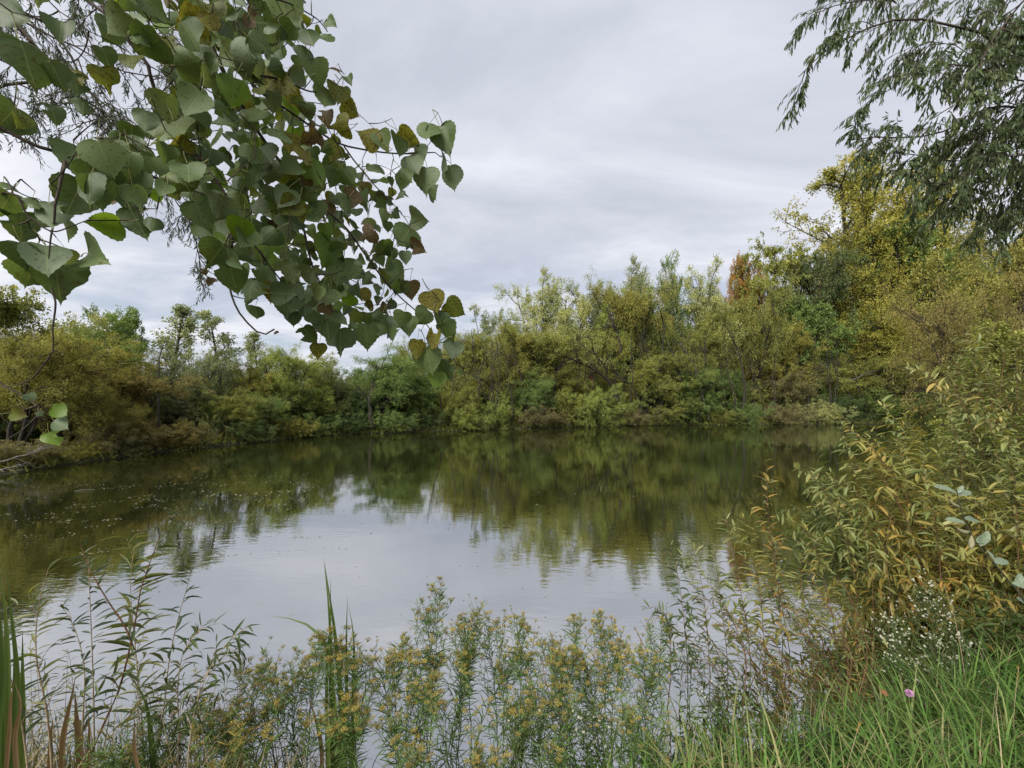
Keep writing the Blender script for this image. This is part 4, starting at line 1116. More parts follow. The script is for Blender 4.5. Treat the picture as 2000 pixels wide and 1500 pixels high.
# lone shoots in front, every leaf its own piece
SHOOTS = [
 ([(1560, 1380), (1530, 1200), (1510, 1080), (1500, 990), (1496, 900)], 3.3, 'wgold', 'upright willow shoot with curled orange leaves at its top over the green water', .10, .02, 7, .22),
 ([(1470, 1400), (1462, 1250), (1440, 1120), (1425, 1040), (1415, 1000)], 3.1, 'wgreen', 'green willow shoot just left of the orange leaved one', .10, .017, 6, .2),
 ([(1500, 1400), (1492, 1250), (1480, 1130), (1462, 1060), (1452, 1010)], 3.2, 'wmix', 'second green willow shoot close to the orange leaved one', .10, .017, 6, .2),
 ([(1640, 1380), (1625, 1200), (1600, 1100), (1580, 1040), (1548, 1015)], 3.2, 'wmix', 'drooping willow shoot with narrow leaves under the nodding branchlets', .10, .015, 6, .22),
 ([(1700, 1250), (1692, 1060), (1672, 940), (1652, 870), (1640, 812)], 3.8, 'wpale', 'upright shoot of light paired leaves standing against the dark far water', .105, .026, 0, .2),
 ([(1800, 1200), (1782, 1020), (1760, 890), (1745, 830), (1722, 792)], 4.0, 'wpale', 'arching light leaved shoot with orange leaves before the shaded bank', .12, .027, 4, .22),
 ([(1890, 1100), (1880, 930), (1850, 790), (1820, 735), (1775, 715)], 4.2, 'wpale', 'light leaved shoot arching left above the orange leaved one', .12, .027, 4, .25),
 ([(1960, 1000), (1940, 850), (1905, 730), (1900, 670), (1915, 628)], 4.2, 'wpale', 'highest light leaved shoot, on top of the near thicket', .12, .028, 5, .25),
 ([(1680, 1250), (1660, 1080), (1620, 980), (1590, 930), (1552, 915)], 3.6, 'wpale', 'light leaved shoot bending down to the green water', .11, .024, 4, .2),
 ([(1840, 1200), (1832, 1060), (1815, 960), (1800, 900), (1810, 860)], 3.5, 'wpale', 'light shoot standing out in the middle of the near thicket', .12, .027, 5, .22),
 ([(1990, 1200), (1985, 1000), (1975, 900), (1960, 840), (1945, 800)], 3.4, 'wpale', 'light shoot at the edge of the picture above the milkweed', .12, .027, 5, .22),
 ([(1530, 1400), (1528, 1250), (1520, 1150), (1512, 1090), (1522, 1045)], 3.4, 'wgreen', 'green willow shoot standing directly behind the orange leaved one', .11, .018, 7, .22),
 ([(1590, 1400), (1585, 1260), (1570, 1170), (1560, 1110), (1570, 1080)], 3.3, 'wmix', 'leafy shoot with yellow tips just below the nodding branchlets', .11, .018, 7, .22),
 ([(1300, 1420), (1310, 1280), (1300, 1200), (1285, 1185), (1258, 1190)], 2.7, 'wdeep', 'small shoot bending left over the open water like a hand', .085, .013, 4, .12),
 ([(1425, 1420), (1420, 1280), (1408, 1180), (1400, 1110), (1395, 1075)], 3.1, 'wgreen', 'leafy sapling between the slim sapling and the green shoots', .10, .017, 6, .2),
 ([(1345, 1420), (1340, 1250), (1325, 1130), (1315, 1080), (1305, 1050)], 2.9, 'wdeep', 'first small leafy sapling rising from the water edge weeds', .09, .016, 4, .18),
 ([(1390, 1420), (1385, 1280), (1372, 1150), (1360, 1090), (1350, 1060)], 3.0, 'wgreen', 'slim sapling between the small leafy one and the green shoots', .09, .014, 4, .18),
]
for i, (pts, Y, mt, lab, ll, lw_, sd, sl_) in enumerate(SHOOTS):
    c = curve_px(pts, Y, 12)
    leafy('willow_shoot', c[0], [c], lab, 'sapling', mt, STEM_RED, 400 + i, ll=ll, lw_=lw_, gap=.018, side=sd, side_len=sl_, t0=.35, r0=.004, hang=.15, parts=True)
# reddish stems leaning over the water
r = np.random.default_rng(91)
for i in range(44):
    u0 = r.uniform(1430, 1740); v1 = r.uniform(1110, 1300)
    u1 = u0 - r.uniform(40, 190); Y = r.uniform(2.5, 3.1)
    c = curve_px([(u0, 1490), (u0 - 20, 1420), ((u0 + u1) / 2 + 25, (1400 + v1) / 2), (u1, v1)], Y, 12)
    leafy('weed_stem', c[0], [c], 'thin reddish weed stem with small narrow leaves leaning over the water', 'weed', ['wdark', 'wdeep', 'wgold', 'wgreen'][i % 4], STEM_RED, 500 + i, ll=.062, lw_=.010, gap=.032, side=4, side_len=.17, t0=.30, r0=.0046,
          hang=.1, group='reddish weed stems leaning over the water')
# saplings at the lower left
SAP = [
 ([(150, 1540), (200, 1420), (235, 1340), (250, 1280), (262, 1230), (275, 1150), (300, 1080), (316, 1035)], 1.85, 'wdeep', 'tallest dark stemmed willow sapling rising against the bright water', 3),
 ([(262, 1270), (245, 1225), (215, 1180), (185, 1130), (168, 1095), (157, 1060)], 1.87, 'wdark', 'side shoot of willow curving left from the tallest sapling', 0),
 ([(290, 1540), (318, 1400), (332, 1280), (350, 1200), (372, 1125)], 2.0, 'wdark', 'slim willow sapling ending in a pointed tuft beside the open water', 2),
 ([(365, 1540), (372, 1440), (395, 1340), (440, 1260), (485, 1222)], 1.8, 'wdeep', 'bushy willow sapling bending towards the open water', 9),
 ([(345, 1540), (350, 1430), (348, 1330), (360, 1270), (395, 1225)], 1.9, 'wdeep', 'leafy sapling hugging the bending one', 8),
 ([(155, 1540), (162, 1400), (163, 1290), (140, 1215), (122, 1185)], 2.0, 'wdark', 'dark leaved thin sapling among the dead stems', 4),
 ([(185, 1540), (182, 1330), (177, 1200), (172, 1090)], 2.1, 'wdark', 'needle thin stem with small dark leaves and red buds', 2),
 ([(105, 1540), (90, 1380), (70, 1270), (78, 1170), (95, 1110)], 1.7, 'wgreen', 'blurred green sapling at the very edge beside the cattails', 6),
 ([(285, 1540), (275, 1380), (262, 1240), (255, 1130), (262, 1070)], 2.3, 'wgreen', 'sapling topped by a mop of long arching bright leaves', 7),
 ([(60, 1540), (40, 1400), (15, 1300), (0, 1200)], 1.6, 'wdark', 'dark sapling cut by the edge near the cattails', 6),
]
for i, (pts, Y, mt, lab, sd) in enumerate(SAP):
    c = curve_px(pts, Y, 14)
    leafy('willow_sapling', c[0], [c], lab, 'sapling', mt, STEM_RED if i in (0, 1) else STEM_TAN, 600 + i, ll=.078 if i != 8 else .17, lw_=.0125, gap=.022, side=max(sd - 2, 0) if i not in (3, 4) else sd + 3, side_len=.17, t0=.30, r0=.0045 if i else .006, hang=.1, parts=True)
r = np.random.default_rng(93)
for i in range(26):
    u0 = r.uniform(-10, 470); u1 = u0 + r.uniform(-60, 60); Y = r.uniform(1.8, 2.2)
    c = curve_px([(u0, 1560), ((u0 + u1) / 2, 1450), (u1, r.uniform(1230, 1400))], Y, 12)
    leafy('weed_stem', c[0], [c], 'thin brown weed stem standing among the saplings by the cattails', 'weed', ['wdark', 'wdeep', 'wmix'][i % 3], STEM_RED if i % 2 else STEM_TAN, 560 + i, ll=.05, lw_=.007, gap=.03, side=4, side_len=.13, t0=.3, r0=.0022,
          hang=.1, group='brown weed stems among the saplings')
# ---------------------------------------------------------------- milkweed
def oval_leaf():
    y = np.linspace(0, 1, 9); w = .5 * np.sin(pi * np.clip(y * .93 + .035, 0, 1)) ** .75; w[0] = .03; w[-1] = 0.01
    V = []; Q = []
    for i in range(9):
        for c in (-1, -.5, 0, .5, 1):
            V.append((w[i] * c, y[i], .12 * abs(w[i] * c) - .14 * y[i] ** 2 + .02 * math.sin(8 * y[i] + c * 2)))
    for i in range(8):
        for c in range(4):
            a = i * 5 + c; Q.append((a, a + 1, a + 6, a + 5))
    mb = MB(); mb.add(V, Q=Q, uv=V); return mb.mesh('oval_leaf', MILK, True)
MILK = leaf_mat('milkweed_leaf', [(.13, .18, .12), (.20, .25, .17)], trans=.25, rough=.5, per_object=True, veins=True, spots=.35)
OV = oval_leaf()
c = curve_px([(2080, 1330), (2010, 1185), (1950, 1110), (1900, 1050), (1878, 1000), (1868, 955)], 2.6, 14)
mk = empty('milkweed', c[0], 'broad oval leaved milkweed slanting across the willow thicket', 'plant'); O = np.array(mk.location)
sb = MB(); tubes(sb, (c - O)[None], rad(1, 14, [.006], .003), 6); sb.build('stem', bark_mat('milkweed_stem', (.03, .035, .02), (.07, .07, .04)), mk, True)
ML = [(.98, 150, 85, .16), (.97, 20, 85, .15), (.98, 60, -60, .08), (.86, -5, 70, .15), (.84, 160, 50, .14), (.74, 25, -40, .15), (.72, 70, -20, .14), (.62, 10, -30, .16), (.6, 100, 0, .13), (.5, -5, 10, .17), (.48, 60, 0, .13), (.38, 5, -10, .15), (.36, 130, 20, .14), (.25, 10, 10, .14)]
r = np.random.default_rng(4)
for t_, ang, yaw, ln_ in ML:
    p, T = interp(c[None], np.array([0]), np.array([t_]))
    a = radians(ang)
    D = nrm(np.array([math.cos(a), r.uniform(-.4, .2), math.sin(a) * .8]))
    Nn = nrm(np.array([r.uniform(-.3, .3), -.6, .8]))
    link('leaf', OV, mk, mat_of(p[0] - O, D, Nn, ln_ * .8, ln_ * .33))
def pod(parent, p, D, L_, W_, mat):
    K = 9; q = np.linspace(0, 1, K)
    pts = np.asarray(p)[None] + np.outer(q, D) * L_ + np.outer(np.sin(q * pi), [0, 0, -.15]) * L_
    mb = MB(); tubes(mb, pts[None], (np.sin(pi * np.clip(q, .03, .97)) ** .8 * (1 - .5 * q) * W_)[None], 8); return mb.build('seed_pod', mat, parent, True)
PODM = bark_mat('pod_skin', (.14, .13, .07), (.26, .24, .14), 20)
p, _ = interp(c[None], np.array([0, 0, 0]), np.array([.80, .78, .92]))
pod(mk, p[0] - O, nrm(np.array([-1, -.2, .35])), .13, .018, PODM)
pod(mk, p[1] - O, nrm(np.array([-.5, -.4, -.6])), .10, .02, PODM)
pod(mk, p[2] - O, nrm(np.array([-.8, -.1, .5])), .10, .015, PODM)

# ---------------------------------------------------------------- blades: cattails
CAT = leaf_mat('cattail_blade', [(.055, .10, .022), (.10, .15, .035), (.15, .20, .05)], trans=.25, rough=.4, spec=.45, per_object=True)
CATD = leaf_mat('cattail_dry', [(.17, .11, .05), (.27, .17, .085)], trans=.2, rough=.6, per_object=True)
def blade(parent, pts, Y, w, mat, name='blade', O=np.zeros(3)):
    c = curve_px(pts, Y, 12) - O
    T = nrm(np.gradient(c, axis=0))
    vw = nrm(c + O - np.array([0, 0, EYE]))
    S = nrm(np.cross(T, vw)); Z = np.cross(S, T)
    q = np.linspace(0, 1, 12); ww = w * 1.35 * np.minimum(1, (1 - q) * 2.2 + .03) * .5
    V = np.stack([c - S * ww[:, None], c + Z * ww[:, None] * .5, c + S * ww[:, None]], 1).reshape(-1, 3)
    Q = []
    for i in range(11):
        a = i * 3; Q += [(a, a + 1, a + 4, a + 3), (a + 1, a + 2, a + 5, a + 4)]
    mb = MB(); mb.add(V, Q=Q, tint=.5); return mb.build(name, mat, parent)
def cattail(base, label, blades):
    e = empty('cattail', base, label, 'plant'); O = np.array(base)
    for pts, Y, w, dry in blades: blade(e, pts, Y, w, CATD if dry else CAT, O=O)
    return e
b0 = P(665, 1530, 2.2)
cattail(b0, 'cattail clump with tall green blades standing clear of the goldenrod against the water', [
 ([(655, 1530), (648, 1300), (640, 1160), (632, 1090)], 2.2, .014, 0), ([(665, 1530), (664, 1350), (652, 1220), (640, 1140), (634, 1100)], 2.22, .016, 0),
 ([(650, 1530), (646, 1400), (645, 1250), (646, 1130)], 2.18, .012, 0), ([(675, 1530), (677, 1350), (677, 1220), (679, 1165)], 2.2, .012, 0),
 ([(682, 1530), (690, 1350), (688, 1220), (681, 1185)], 2.24, .013, 0), ([(660, 1530), (650, 1350), (630, 1245), (590, 1215), (528, 1203)], 2.15, .016, 0),
 ([(640, 1530), (638, 1400), (642, 1250), (650, 1190)], 2.2, .012, 0), ([(690, 1530), (692, 1430), (690, 1330), (688, 1285)], 2.12, .014, 0), ([(668, 1530), (672, 1400), (660, 1300), (655, 1230)], 2.1, .016, 0),
 ([(630, 1530), (625, 1440), (612, 1390), (603, 1360)], 2.1, .014, 1), ([(648, 1540), (640, 1460), (655, 1380), (652, 1330)], 2.05, .016, 0), ([(700, 1540), (690, 1470), (676, 1420), (670, 1350)], 2.05, .016, 0)])
b0 = P(25, 1540, 1.5)
cattail(b0, 'dark green cattail clump cut by the edge of the picture at the saplings', [
 ([(10, 1540), (5, 1350), (-2, 1200), (-8, 1100)], 1.5, .013, 0), ([(18, 1540), (14, 1350), (12, 1220), (2, 1120)], 1.5, .014, 0), ([(42, 1540), (44, 1400), (44, 1300), (44, 1232)], 1.6, .012, 0),
 ([(20, 1540), (28, 1400), (28, 1300), (26, 1262)], 1.5, .013, 0), ([(36, 1540), (30, 1430), (40, 1370), (27, 1330)], 1.4, .009, 1), ([(8, 1540), (18, 1430), (22, 1360), (28, 1330)], 1.4, .008, 1),
 ([(28, 1540), (36, 1360), (20, 1180), (12, 1100)], 1.55, .010, 0), ([(-10, 1540), (-5, 1400), (5, 1300), (0, 1220)], 1.4, .018, 0)])
b0 = P(150, 1560, 1.8)
cattail(b0, 'dead tan cattail blades between the saplings', [
 ([(118, 1560), (125, 1430), (140, 1360), (148, 1320)], 1.8, .014, 1), ([(158, 1560), (154, 1450), (148, 1380), (147, 1350)], 1.8, .018, 1), ([(170, 1560), (172, 1480), (174, 1420), (172, 1390)], 1.8, .010, 1), ([(100, 1560), (98, 1480), (100, 1430), (104, 1400)], 1.7, .012, 1),
 ([(290, 1560), (262, 1460), (262, 1440), (263, 1395)], 1.7, .010, 1), ([(468, 1560), (470, 1500), (478, 1440), (520, 1410)], 1.9, .016, 1)])
b0 = P(300, 1560, 1.9)
cattail(b0, 'loose green blades leaning among the saplings', [
 ([(310, 1560), (296, 1440), (280, 1360), (248, 1312)], 1.9, .012, 0), ([(300, 1560), (295, 1450), (290, 1400), (285, 1350)], 1.9, .012, 0), ([(320, 1560), (300, 1480), (290, 1420), (288, 1390)], 1.85, .014, 0), ([(490, 1560), (500, 1500), (540, 1440), (562, 1420)], 1.9, .012, 0)])

# ---------------------------------------------------------------- grass leaved goldenrod
GR_LEAF = leaf_mat('goldenrod_leaf', [(.090, .160, .042), (.135, .225, .062), (.19, .29, .09)], trans=.35, rough=.6, spec=.12, patch=.2, patch_scale=3)
FLW = leaf_mat('goldenrod_flower', [(.22, .17, .045), (.38, .29, .07), (.54, .44, .12)], trans=.15, rough=.8, per_object=True)
FLG = leaf_mat('goldenrod_bud', [(.17, .19, .06), (.29, .30, .11)], trans=.2, rough=.8, per_object=True)
def head_mesh(seed):
    r = np.random.default_rng(seed)
    mb = MB(); n = 26
    a = r.uniform(0, 6.28, n); q = np.sqrt(r.random(n)) * .5
    base = np.stack([np.cos(a) * q, np.sin(a) * q, .30 - .35 * q ** 2 + r.uniform(-.06, .06, n)], -1)
    tb_ = np.stack([np.stack([base * [.1, .1, 0] + [0, 0, -.25], base * [.6, .6, .5], base], 1)], 0)[0]
    tubes(mb, tb_, np.full((n, 3), .012), 3, tint=.1)
    for k in range(5):
        D = nrm(rdir(n, r) * .8 + np.array([0, 0, .8]))
        leaves(mb, base, D, rdir(n, r), r.uniform(.09, .17, n), r.uniform(.05, .09, n), r.random(n), NEE)
    return mb.mesh('flower_head', FLW)
HM = [head_mesh(i) for i in range(4)]
def goldenrod(u, vtop, Y, wpx, label, seed, nst=3, bloom=.8, u0=None):
    r = np.random.default_rng(seed)
    top = P(u, vtop, Y)
    xb = (((u0 if u0 is not None else u) - 1000) / F) * Y
    zb = max(gz(xb, Y), -.03)
    e = empty('goldenrod', (xb, Y, zb), label, 'wild flower'); O = np.array(e.location)
    W = wpx / F * Y * 1.05
    st = []
    for i in range(nst):
        o_ = 0 if i == 0 else r.uniform(-.75, .75)
        b_ = np.array([xb + r.uniform(-.05, .05) + o_ * W * .35, Y + r.uniform(-.10, .10), zb - .03])
        t_ = top + np.array([o_ * W, r.uniform(-.12, .12), -abs(o_) * .22 - (r.uniform(0, .15) if i else 0)])
        st.append(arc(b_, t_, r, .1, 12, .012))
    S = np.array(st)
    b1, l1_, tt1 = spawn(r, S, np.full(nst, 1.0), 12, .55, .985, 46, .30, up=.48, droop=-.30, wob=.07, k=6, taper=.78)
    b2, l2_, _ = spawn(r, b1, l1_, 4, .55, .97, 40, .38, up=.6, wob=.07, k=4, taper=.3)
    sb = MB(); tubes(sb, S - O, rad(nst, 12, np.full(nst, .0032), .0012), 5)
    tubes(sb, b1 - O, rad(len(b1), 6, np.full(len(b1), .0015), .0008), 3); tubes(sb, b2 - O, rad(len(b2), 4, np.full(len(b2), .001), .0006), 3)
    sb.build('stems', STEM_GREEN, e)
    fb = MB()
    for Ls, ta, gap_, l0 in ((S, .05, .0135, .085), (b1, .05, .022, .052), (b2, .1, .05, .028)):
        lens = np.linalg.norm(np.diff(Ls, axis=1), axis=2).sum(1)
        nn = np.maximum((lens * (1 - ta) / gap_).astype(int), 1)
        idx = np.repeat(np.arange(len(Ls)), nn); tt = ta + (1 - ta) * r.random(len(idx))
        p, T = interp(Ls, idx, tt)
        ref = rdir(len(idx), r); perp = nrm(ref - (ref * T).sum(-1, keepdims=True) * T)
        D = nrm(T * .75 + perp * 1.0)
        ln_ = l0 * r.uniform(.6, 1.25, len(idx))
        leaves(fb, p - O, D, nrm(np.array([0, 0, 1.]) + rdir(len(idx), r) * .3), ln_, .0052 + 0 * ln_, r.random(len(idx)), LAN)
    f = fb.build('foliage', GR_LEAF, e); f['kind'] = 'stuff'
    tips = np.concatenate([b1[:, -1], b2[:, -1], S[:, -1]])
    for q in tips:
        if r.random() > bloom or q[2] < top[2] - .17: continue
        s_ = r.uniform(.016, .036)
        o = link('flower_head', HM[int(r.integers(4))], e, Matrix.Translation(Vector(q - O)) @ Matrix.Rotation(r.uniform(0, 6), 4, 'Z') @ Matrix.Diagonal((s_, s_, s_ * .8, 1)))
        o.material_slots[0].link = 'OBJECT'; o.material_slots[0].material = FLW if r.random() < .72 else FLG
    return e
GOLD = [
 (852, 1168, 2.35, 110, 'tallest goldenrod, its pyramid of buds standing highest against the water', 4, .55, 845),
 (925, 1222, 2.35, 100, 'goldenrod with a flat yellow top just right of the tallest one', 4, .75, 905),
 (780, 1268, 2.25, 90, 'goldenrod leaning left of the tallest, with ochre tufts', 3, .8, 800),
 (815, 1300, 2.15, 90, 'lower goldenrod directly beneath the leaning ochre tufts', 3, .8, 820),
 (1005, 1250, 2.3, 90, 'goldenrod with a browned crown at the centre of the row', 3, .85, 1010),
 (960, 1240, 2.4, 60, 'thin goldenrod filling between the flat topped and the browned one', 2, .6, 975),
 (1125, 1226, 2.4, 80, 'goldenrod with a pale bud spire right of the browned one', 3, .6, 1120),
 (1090, 1290, 2.2, 100, 'richly flowering low goldenrod under the pale spire', 3, .95, 1095),
 (1180, 1242, 2.35, 90, 'bright yellow goldenrod, last tall one before the gap', 3, .9, 1165),
 (1215, 1300, 2.3, 80, 'lower yellow goldenrod beside the last tall one', 3, .85, 1195),
 (1310, 1238, 2.6, 60, 'pale slender goldenrod next to the reddish stems', 2, .6, 1300),
 (1285, 1330, 2.3, 80, 'green goldenrod with few buds by the reddish stems', 3, .35, 1280),
 (645, 1240, 2.1, 110, 'broad orange topped goldenrod wrapped round the cattail blades', 4, .95, 655),
 (600, 1320, 2.1, 80, 'pale budded goldenrod left of the cattail blades', 3, .6, 610),
 (700, 1385, 2.05, 90, 'short goldenrod at the foot of the cattail blades', 3, .8, 700),
 (480, 1338, 2.1, 80, 'rounded ochre goldenrod next to the bending sapling', 3, .85, 490),
 (535, 1375, 2.0, 80, 'short goldenrod between the rounded one and the cattails', 3, .7, 540),
 (450, 1410, 2.0, 70, 'small dark goldenrod at the foot of the bending sapling', 2, .6, 455),
 (405, 1440, 1.9, 70, 'low goldenrod under the bushy sapling', 2, .5, 405),
 (870, 1400, 2.0, 100, 'leafy goldenrod at the bottom below the tallest one', 3, .6, 870),
 (1010, 1400, 2.0, 90, 'leafy goldenrod at the bottom with orange florets below the browned one', 3, .8, 1015),
 (1130, 1420, 2.0, 100, 'leafy goldenrod at the bottom below the bright yellow one', 3, .35, 1130),
 (770, 1420, 2.0, 80, 'sparse goldenrod at the bottom right of the cattails', 2, .5, 770),
 (1230, 1400, 2.1, 90, 'thick green goldenrod at the start of the grass', 3, .3, 1235),
 (320, 1440, 1.9, 90, 'feathery green goldenrod among the left saplings', 3, .25, 320),
 (235, 1455, 1.8, 90, 'feathery budless goldenrod near the dead tan blades', 2, .15, 235),
]
for i, (u, v, Y, w, lab, ns, bl, u0) in enumerate(GOLD):
    goldenrod(u, v, Y, w, lab, 700 + i, ns, bl, u0)

# ---------------------------------------------------------------- white asters
PETAL = leaf_mat('aster_petal', [(.45, .46, .38), (.58, .59, .52)], trans=.3, rough=.6)
EYEM = leaf_mat('aster_eye', [(.45, .33, .06), (.5, .36, .08)], trans=.0, rough=.8)
def aster_flower():
    mb = MB(); n = 13
    a = np.arange(n) * 2 * pi / n
    D = np.stack([np.cos(a), np.sin(a), np.full(n, .15)], -1)
    leaves(mb, np.zeros((n, 3)) + D * .12, D, np.tile([0, 0, 1.], (n, 1)), .42, .16, .5, LAN, mi=0)
    q = np.arange(6) * pi / 3
    V = [[0, 0, .14]] + [[.15 * math.cos(k), .15 * math.sin(k), .03] for k in q]
    mb.add(V, T=[[0, i + 1, (i + 1) % 6 + 1] for i in range(6)], mi=1)
    return mb.mesh('aster_flower', [PETAL, EYEM])
AF = aster_flower()
AST = [
 (1790, 1135, 3.2, 'upper white aster cluster in front of the yellow brown willow growth', 1, 46),
 (1840, 1160, 3.1, 'white aster spray right of the upper cluster, in deeper shade', 1, 40),
 (1730, 1190, 3.1, 'leftmost white aster spray by the upright reddish stalks', 1, 40),
 (1765, 1240, 2.95, 'middle white aster spray under the upper cluster', 1, 44),
 (1830, 1235, 2.95, 'dense white aster spray above the dark grass shadow', 1, 50),
 (1885, 1230, 3.0, 'white aster spray fading into the dark low bush', 1, 36),
 (1800, 1290, 2.8, 'lowest white asters just over the tall grass', 1, 34),
 (1850, 1300, 2.75, 'few large white asters at the rim of the grass', 1, 16),
 (1755, 1290, 2.85, 'white asters hanging low beside the reddish stems', 1, 26),
 (1150, 1395, 2.05, 'small white asters between the bottom goldenrods', 1, 12),
 (1010, 1390, 2.0, 'two or three white asters by the browned goldenrod', 1, 5),
 (1405, 1330, 2.6, 'faint white aster wisp among the leaning stems', 1, 18),
 (1330, 1240, 2.7, 'tiny white asters beside the pale slender goldenrod', 1, 10),
]
for i, (u, v, Y, lab, _, nf) in enumerate(AST):
    r = np.random.default_rng(820 + i)
    xb, yb = (u - 1000) / F * Y, Y
    zb = gz(xb, yb)
    e = empty('aster', (xb, yb, zb), lab, 'wild flower'); O = np.array(e.location)
    st = [arc((xb + r.uniform(-.08, .08), yb + r.uniform(-.1, .1), zb), P(u + r.uniform(-28, 28), v + r.uniform(-8, 45), Y + r.uniform(-.12, .12)), r, .15) for _ in range(4)]
    S = np.array(st)
    b1, l1_, _ = spawn(r, S, np.full(4, .16), 9, .5, 1, 55, 1.0, up=.3, wob=.12, k=5, taper=.3)
    sb = MB(); tubes(sb, S - O, rad(4, 12, np.full(4, .0025), .001), 4); tubes(sb, b1 - O, rad(len(b1), 5, np.full(len(b1), .001), .0006), 3); sb.build('stems', STEM_GREEN, e)
    fb = MB()
    idx = r.integers(0, len(b1), 220); p, T = interp(b1, idx, r.random(220))
    leaves(fb, p - O, nrm(T + rdir(220, r)), rdir(220, r), .03, .005, r.random(220), LAN)
    idx = r.integers(0, 4, 90); p, T = interp(S, idx, r.random(90))
    leaves(fb, p - O, nrm(T + rdir(90, r)), rdir(90, r), .06, .008, r.random(90), LAN)
    f = fb.build('foliage', WM['wdeep'], e); f['kind'] = 'stuff'
    for k in range(int(nf * 1.9)):
        p, _t = interp(b1, r.integers(0, len(b1), 1), r.uniform(.35, 1, 1))
        d = nrm(np.array([0, -.7, .6]) + rdir(1, r)[0] * .6); s_ = r.uniform(.009, .0165)
        link('flower', AF, e, mat_of(p[0] - O, np.cross(d, [1, .1, 0]), d, s_, s_))

# ---------------------------------------------------------------- clover blossom, dead leaf
PINK = leaf_mat('clover_petal', [(.45, .22, .42), (.60, .36, .56)], trans=.25, rough=.6)
r = np.random.default_rng(2)
cp = P(1776, 1354, 2.35)
e = empty('clover', (cp[0], cp[1], gz(cp[0], cp[1])), 'single pink round clover blossom in the grass below the asters', 'flower'); O = np.array(e.location)
c = arc(O, cp, r, .1); sb = MB(); tubes(sb, (c - O)[None], rad(1, 12, [.0018], .0012), 4); sb.build('stem', STEM_GREEN, e)
mb = MB(); n = 90; D = nrm(rdir(n, r) + np.array([0, 0, .25])); leaves(mb, (cp - O) + D * .006, D, rdir(n, r), .016, .006, r.random(n), LAN); mb.build('blossom', PINK, e)
cp = P(1733, 1356, 2.35)
tag(link('dead_leaf', CL[2][0], None, mat_of(cp, np.array([-.9, .2, .3]), np.array([.5, -.5, .7]), .042, .03)), 'curled orange brown dead leaf caught in the grass beside the clover blossom', 'fallen leaf')
o = bpy.data.objects['dead_leaf']; o.material_slots[0].link = 'OBJECT'; o.material_slots[0].material = leaf_mat('dead_leaf_orange', [(.24, .11, .045), (.26, .12, .05)], trans=.3)
# ---------------------------------------------------------------- dry stalks
DRY = [([(1905, 1480), (1890, 1360), (1875, 1260), (1860, 1190), (1842, 1140)], 2.6, 'tall straw coloured grass stalk rising before the asters'),
       ([(1650, 1520), (1665, 1460), (1680, 1410)], 1.9, 'pale dry stalk leaning in the grass at the bottom'),
       ([(1985, 1500), (1980, 1400), (1990, 1300)], 2.2, 'dry stalk with a bent tip at the edge of the grass'),
       ([(1730, 1320), (1735, 1230), (1738, 1150), (1730, 1080), (1742, 1000)], 3.3, 'upright reddish brown dead stalk inside the golden willow'),
       ([(1700, 1330), (1706, 1240), (1704, 1150), (1700, 1060)], 3.35, 'second upright dead stalk beside the reddish brown one'),
       ([(1620, 1480), (1600, 1400), (1560, 1330), (1500, 1290)], 2.4, 'long dry stem lying low across the leaning weeds'),
       ([(1060, 1540), (1110, 1440), (1085, 1380), (1065, 1330), (1060, 1290)], 2.1, 'dark dead stem crossing the gap between the goldenrods'),
       ([(1330, 1420), (1290, 1320), (1262, 1270), (1240, 1225)], 2.4, 'wiry stem with a dark seed tip alone over the water')]
for pts, Y, lab in DRY:
    c = curve_px(pts, Y, 14)
    e = empty('dry_stalk', c[0], lab, 'stalk'); O = np.array(e.location)
    mb = MB(); tubes(mb, (c - O)[None], rad(1, 14, [.0028], .0012), 5); mb.build('stem', STEM_RED if 'reddish' in lab or 'dark' in lab else STEM_TAN, e, True)
    mb = MB(); n = 14; idx = np.zeros(n, int); p, T = interp(c[None], idx, r.uniform(.8, 1, n)); leaves(mb, p - O, nrm(T + rdir(n, r) * .5), rdir(n, r), .02, .005, r.random(n), LAN); mb.build('seed_head', WM['wgold'], e)

# ---------------------------------------------------------------- grass
def grass(name, label, pts, hmin, hmax, w, mats, seed, lean=.6, parent=None):
    r = np.random.default_rng(seed); n = len(pts); K = 6
    a = r.uniform(0, 2 * pi, n); h = r.uniform(hmin, hmax, n); ln_ = h * r.uniform(.15, lean, n) * 1.3
    q = np.linspace(0, 1, K)
    H = np.stack([np.cos(a), np.sin(a), np.zeros(n)], -1)
    c = pts[:, None] + np.array([0, 0, 1.]) * (h[:, None] * (q - .32 * q ** 2.5 * r.uniform(.3, 1.6, n)[:, None]))[..., None] + H[:, None] * (ln_[:, None] * q ** 1.9)[..., None]
    S = np.stack([-np.sin(a), np.cos(a), r.uniform(-.2, .2, n)], -1)
    ww = (w * r.uniform(.55, 1.3, n))[:, None] * np.minimum(1, (1 - q) * 1.9 + .02)[None] * .5
    V = np.stack([c - S[:, None] * ww[..., None], c + S[:, None] * ww[..., None]], 2).reshape(-1, 3)
    i = np.arange(n * K * 2).reshape(n, K, 2)
    Q = np.stack([i[:, :-1, 0], i[:, :-1, 1], i[:, 1:, 1], i[:, 1:, 0]], -1).reshape(-1, 4)
    mb = MB(); mb.add(V, Q=Q, tint=np.repeat(r.random(n), K * 2))
    o = mb.build(name, mats, parent)
    return tag(o, label, 'grass', kind='stuff')
GRS = leaf_mat('grass_blade', [(.035, .080, .014), (.065, .135, .024), (.10, .19, .036), (.14, .24, .05), (.30, .28, .12)], trans=.35, rough=.5, spec=.2, patch=.55, patch_scale=1.6)
GRD = leaf_mat('grass_dry', [(.09, .10, .035), (.22, .18, .08), (.40, .32, .18)], trans=.25, rough=.6)
GRK = leaf_mat('sedge_blade', [(.035, .065, .018), (.06, .10, .025), (.10, .14, .035)], trans=.25, rough=.5)
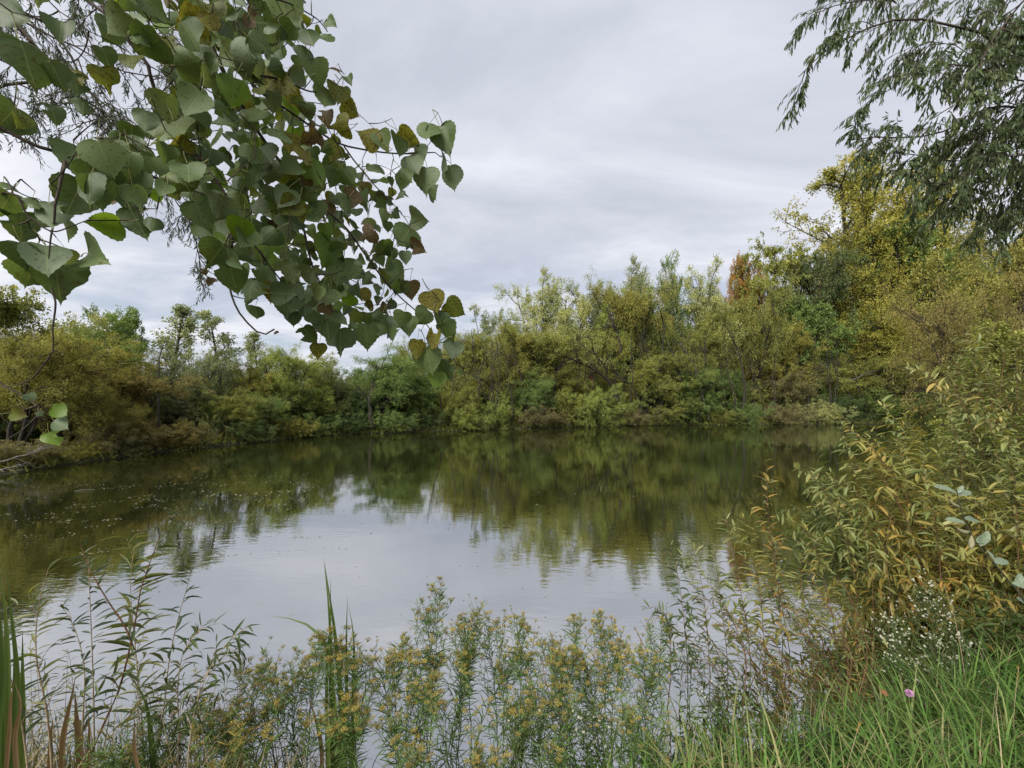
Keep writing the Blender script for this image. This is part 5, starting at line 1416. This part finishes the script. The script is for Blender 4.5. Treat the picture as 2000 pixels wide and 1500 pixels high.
r = np.random.default_rng(12)
def on_bank(n, x0, x1, y0, y1, smin, smax):
    out = np.stack([r.uniform(x0, x1, n), r.uniform(y0, y1, n)], -1)
    s = sdist(out); out = out[(s > smin) & (s < smax)]
    return np.concatenate([out, ground(out)[:, None] - .02], 1)
p = on_bank(17000, .3, 5.5, .7, 3.9, .14, 3.5)
grass('grass', 'long green grass covering the near bank under the willow bush', p, .14, .46, .0085, GRS, 1, 1.1)
p = on_bank(5000, .8, 5.5, 1.2, 4.2, -.05, .6)
grass('sedge', 'darker thin sedge along the water edge between the leaning stems', p, .18, .42, .0045, GRK, 2, .5)
p = on_bank(5500, -6, .8, .6, 2.9, -.08, 2.2)
grass('bank_grass', 'thin weedy grass at the foot of the goldenrods', p, .12, .34, .005, GRK, 3, .6)
p = on_bank(5200, -4, -.9, .8, 2.8, -.05, 1.2)
grass('dry_grass', 'tan dry grass tangled at the foot of the left saplings', p, .22, .52, .005, GRD, 4, .7)
p = on_bank(2200, .5, 5, .8, 4.0, -.1, 3)
grass('dry_grass_tufts', 'scattered straw coloured blades in the green grass', p, .2, .5, .004, GRD, 5, .6)

# ---------------------------------------------------------------- floating leaves on the pond
r = np.random.default_rng(15)
us, vs = [], []
for k_ in range(75):
    m_ = int(r.integers(6, 22)); u0 = r.uniform(-20, 600); v0 = 915 + r.beta(1.6, 1.8) * 175; ln_ = r.uniform(30, 150)
    q_ = r.uniform(0, 1, m_); us.append(u0 + ln_ * q_); vs.append(v0 - q_ * ln_ * .06 + r.normal(size=m_) * 1.6)
u = np.concatenate(us); v = np.concatenate(vs); n = len(u)
extra = 160
u = np.r_[u, r.uniform(300, 1500, extra)]; v = np.r_[v, r.uniform(900, 1330, extra)]
Y = EYE * F / (v - HOR); X = (u - 1000) / F * Y
k_ = sdist(np.stack([X, Y], -1)) < -.3
p = np.stack([X, Y, np.full(len(X), .004)], -1)[k_]
n = len(p)
a = r.uniform(0, 6.28, n)
mb = MB()
sz = r.uniform(.02, .06, n) * np.clip(p[:, 1] / 9, .35, 1.0)
leaves(mb, p, np.stack([np.cos(a), np.sin(a), np.full(n, .02)], -1), np.tile([0, 0, 1.], (n, 1)) + r.normal(size=(n, 3)) * .015, sz, sz * r.uniform(.3, .8, n), r.random(n), DIA)
FLT = leaf_mat('floating_leaf', [(.14, .12, .05), (.26, .23, .12), (.42, .40, .28)], trans=0, rough=.35, spec=.6)
tag(mb.build('floating_leaves', FLT), 'small pale fallen leaves drifting on the pond', 'fallen leaves', kind='stuff')
c = np.array([P(145, 960, EYE * F / 170), P(185, 957, EYE * F / 167)]); c[:, 2] = .01
c = np.array([c[0], c.mean(0) + [0, .01, .01], c[1]])
mb = MB(); tubes(mb, c[None], np.array([[.006, .008, .004]]), 5)
tag(mb.build('floating_stick', BARK_PALE), 'pale straight stick floating among the drifting leaves', 'stick')
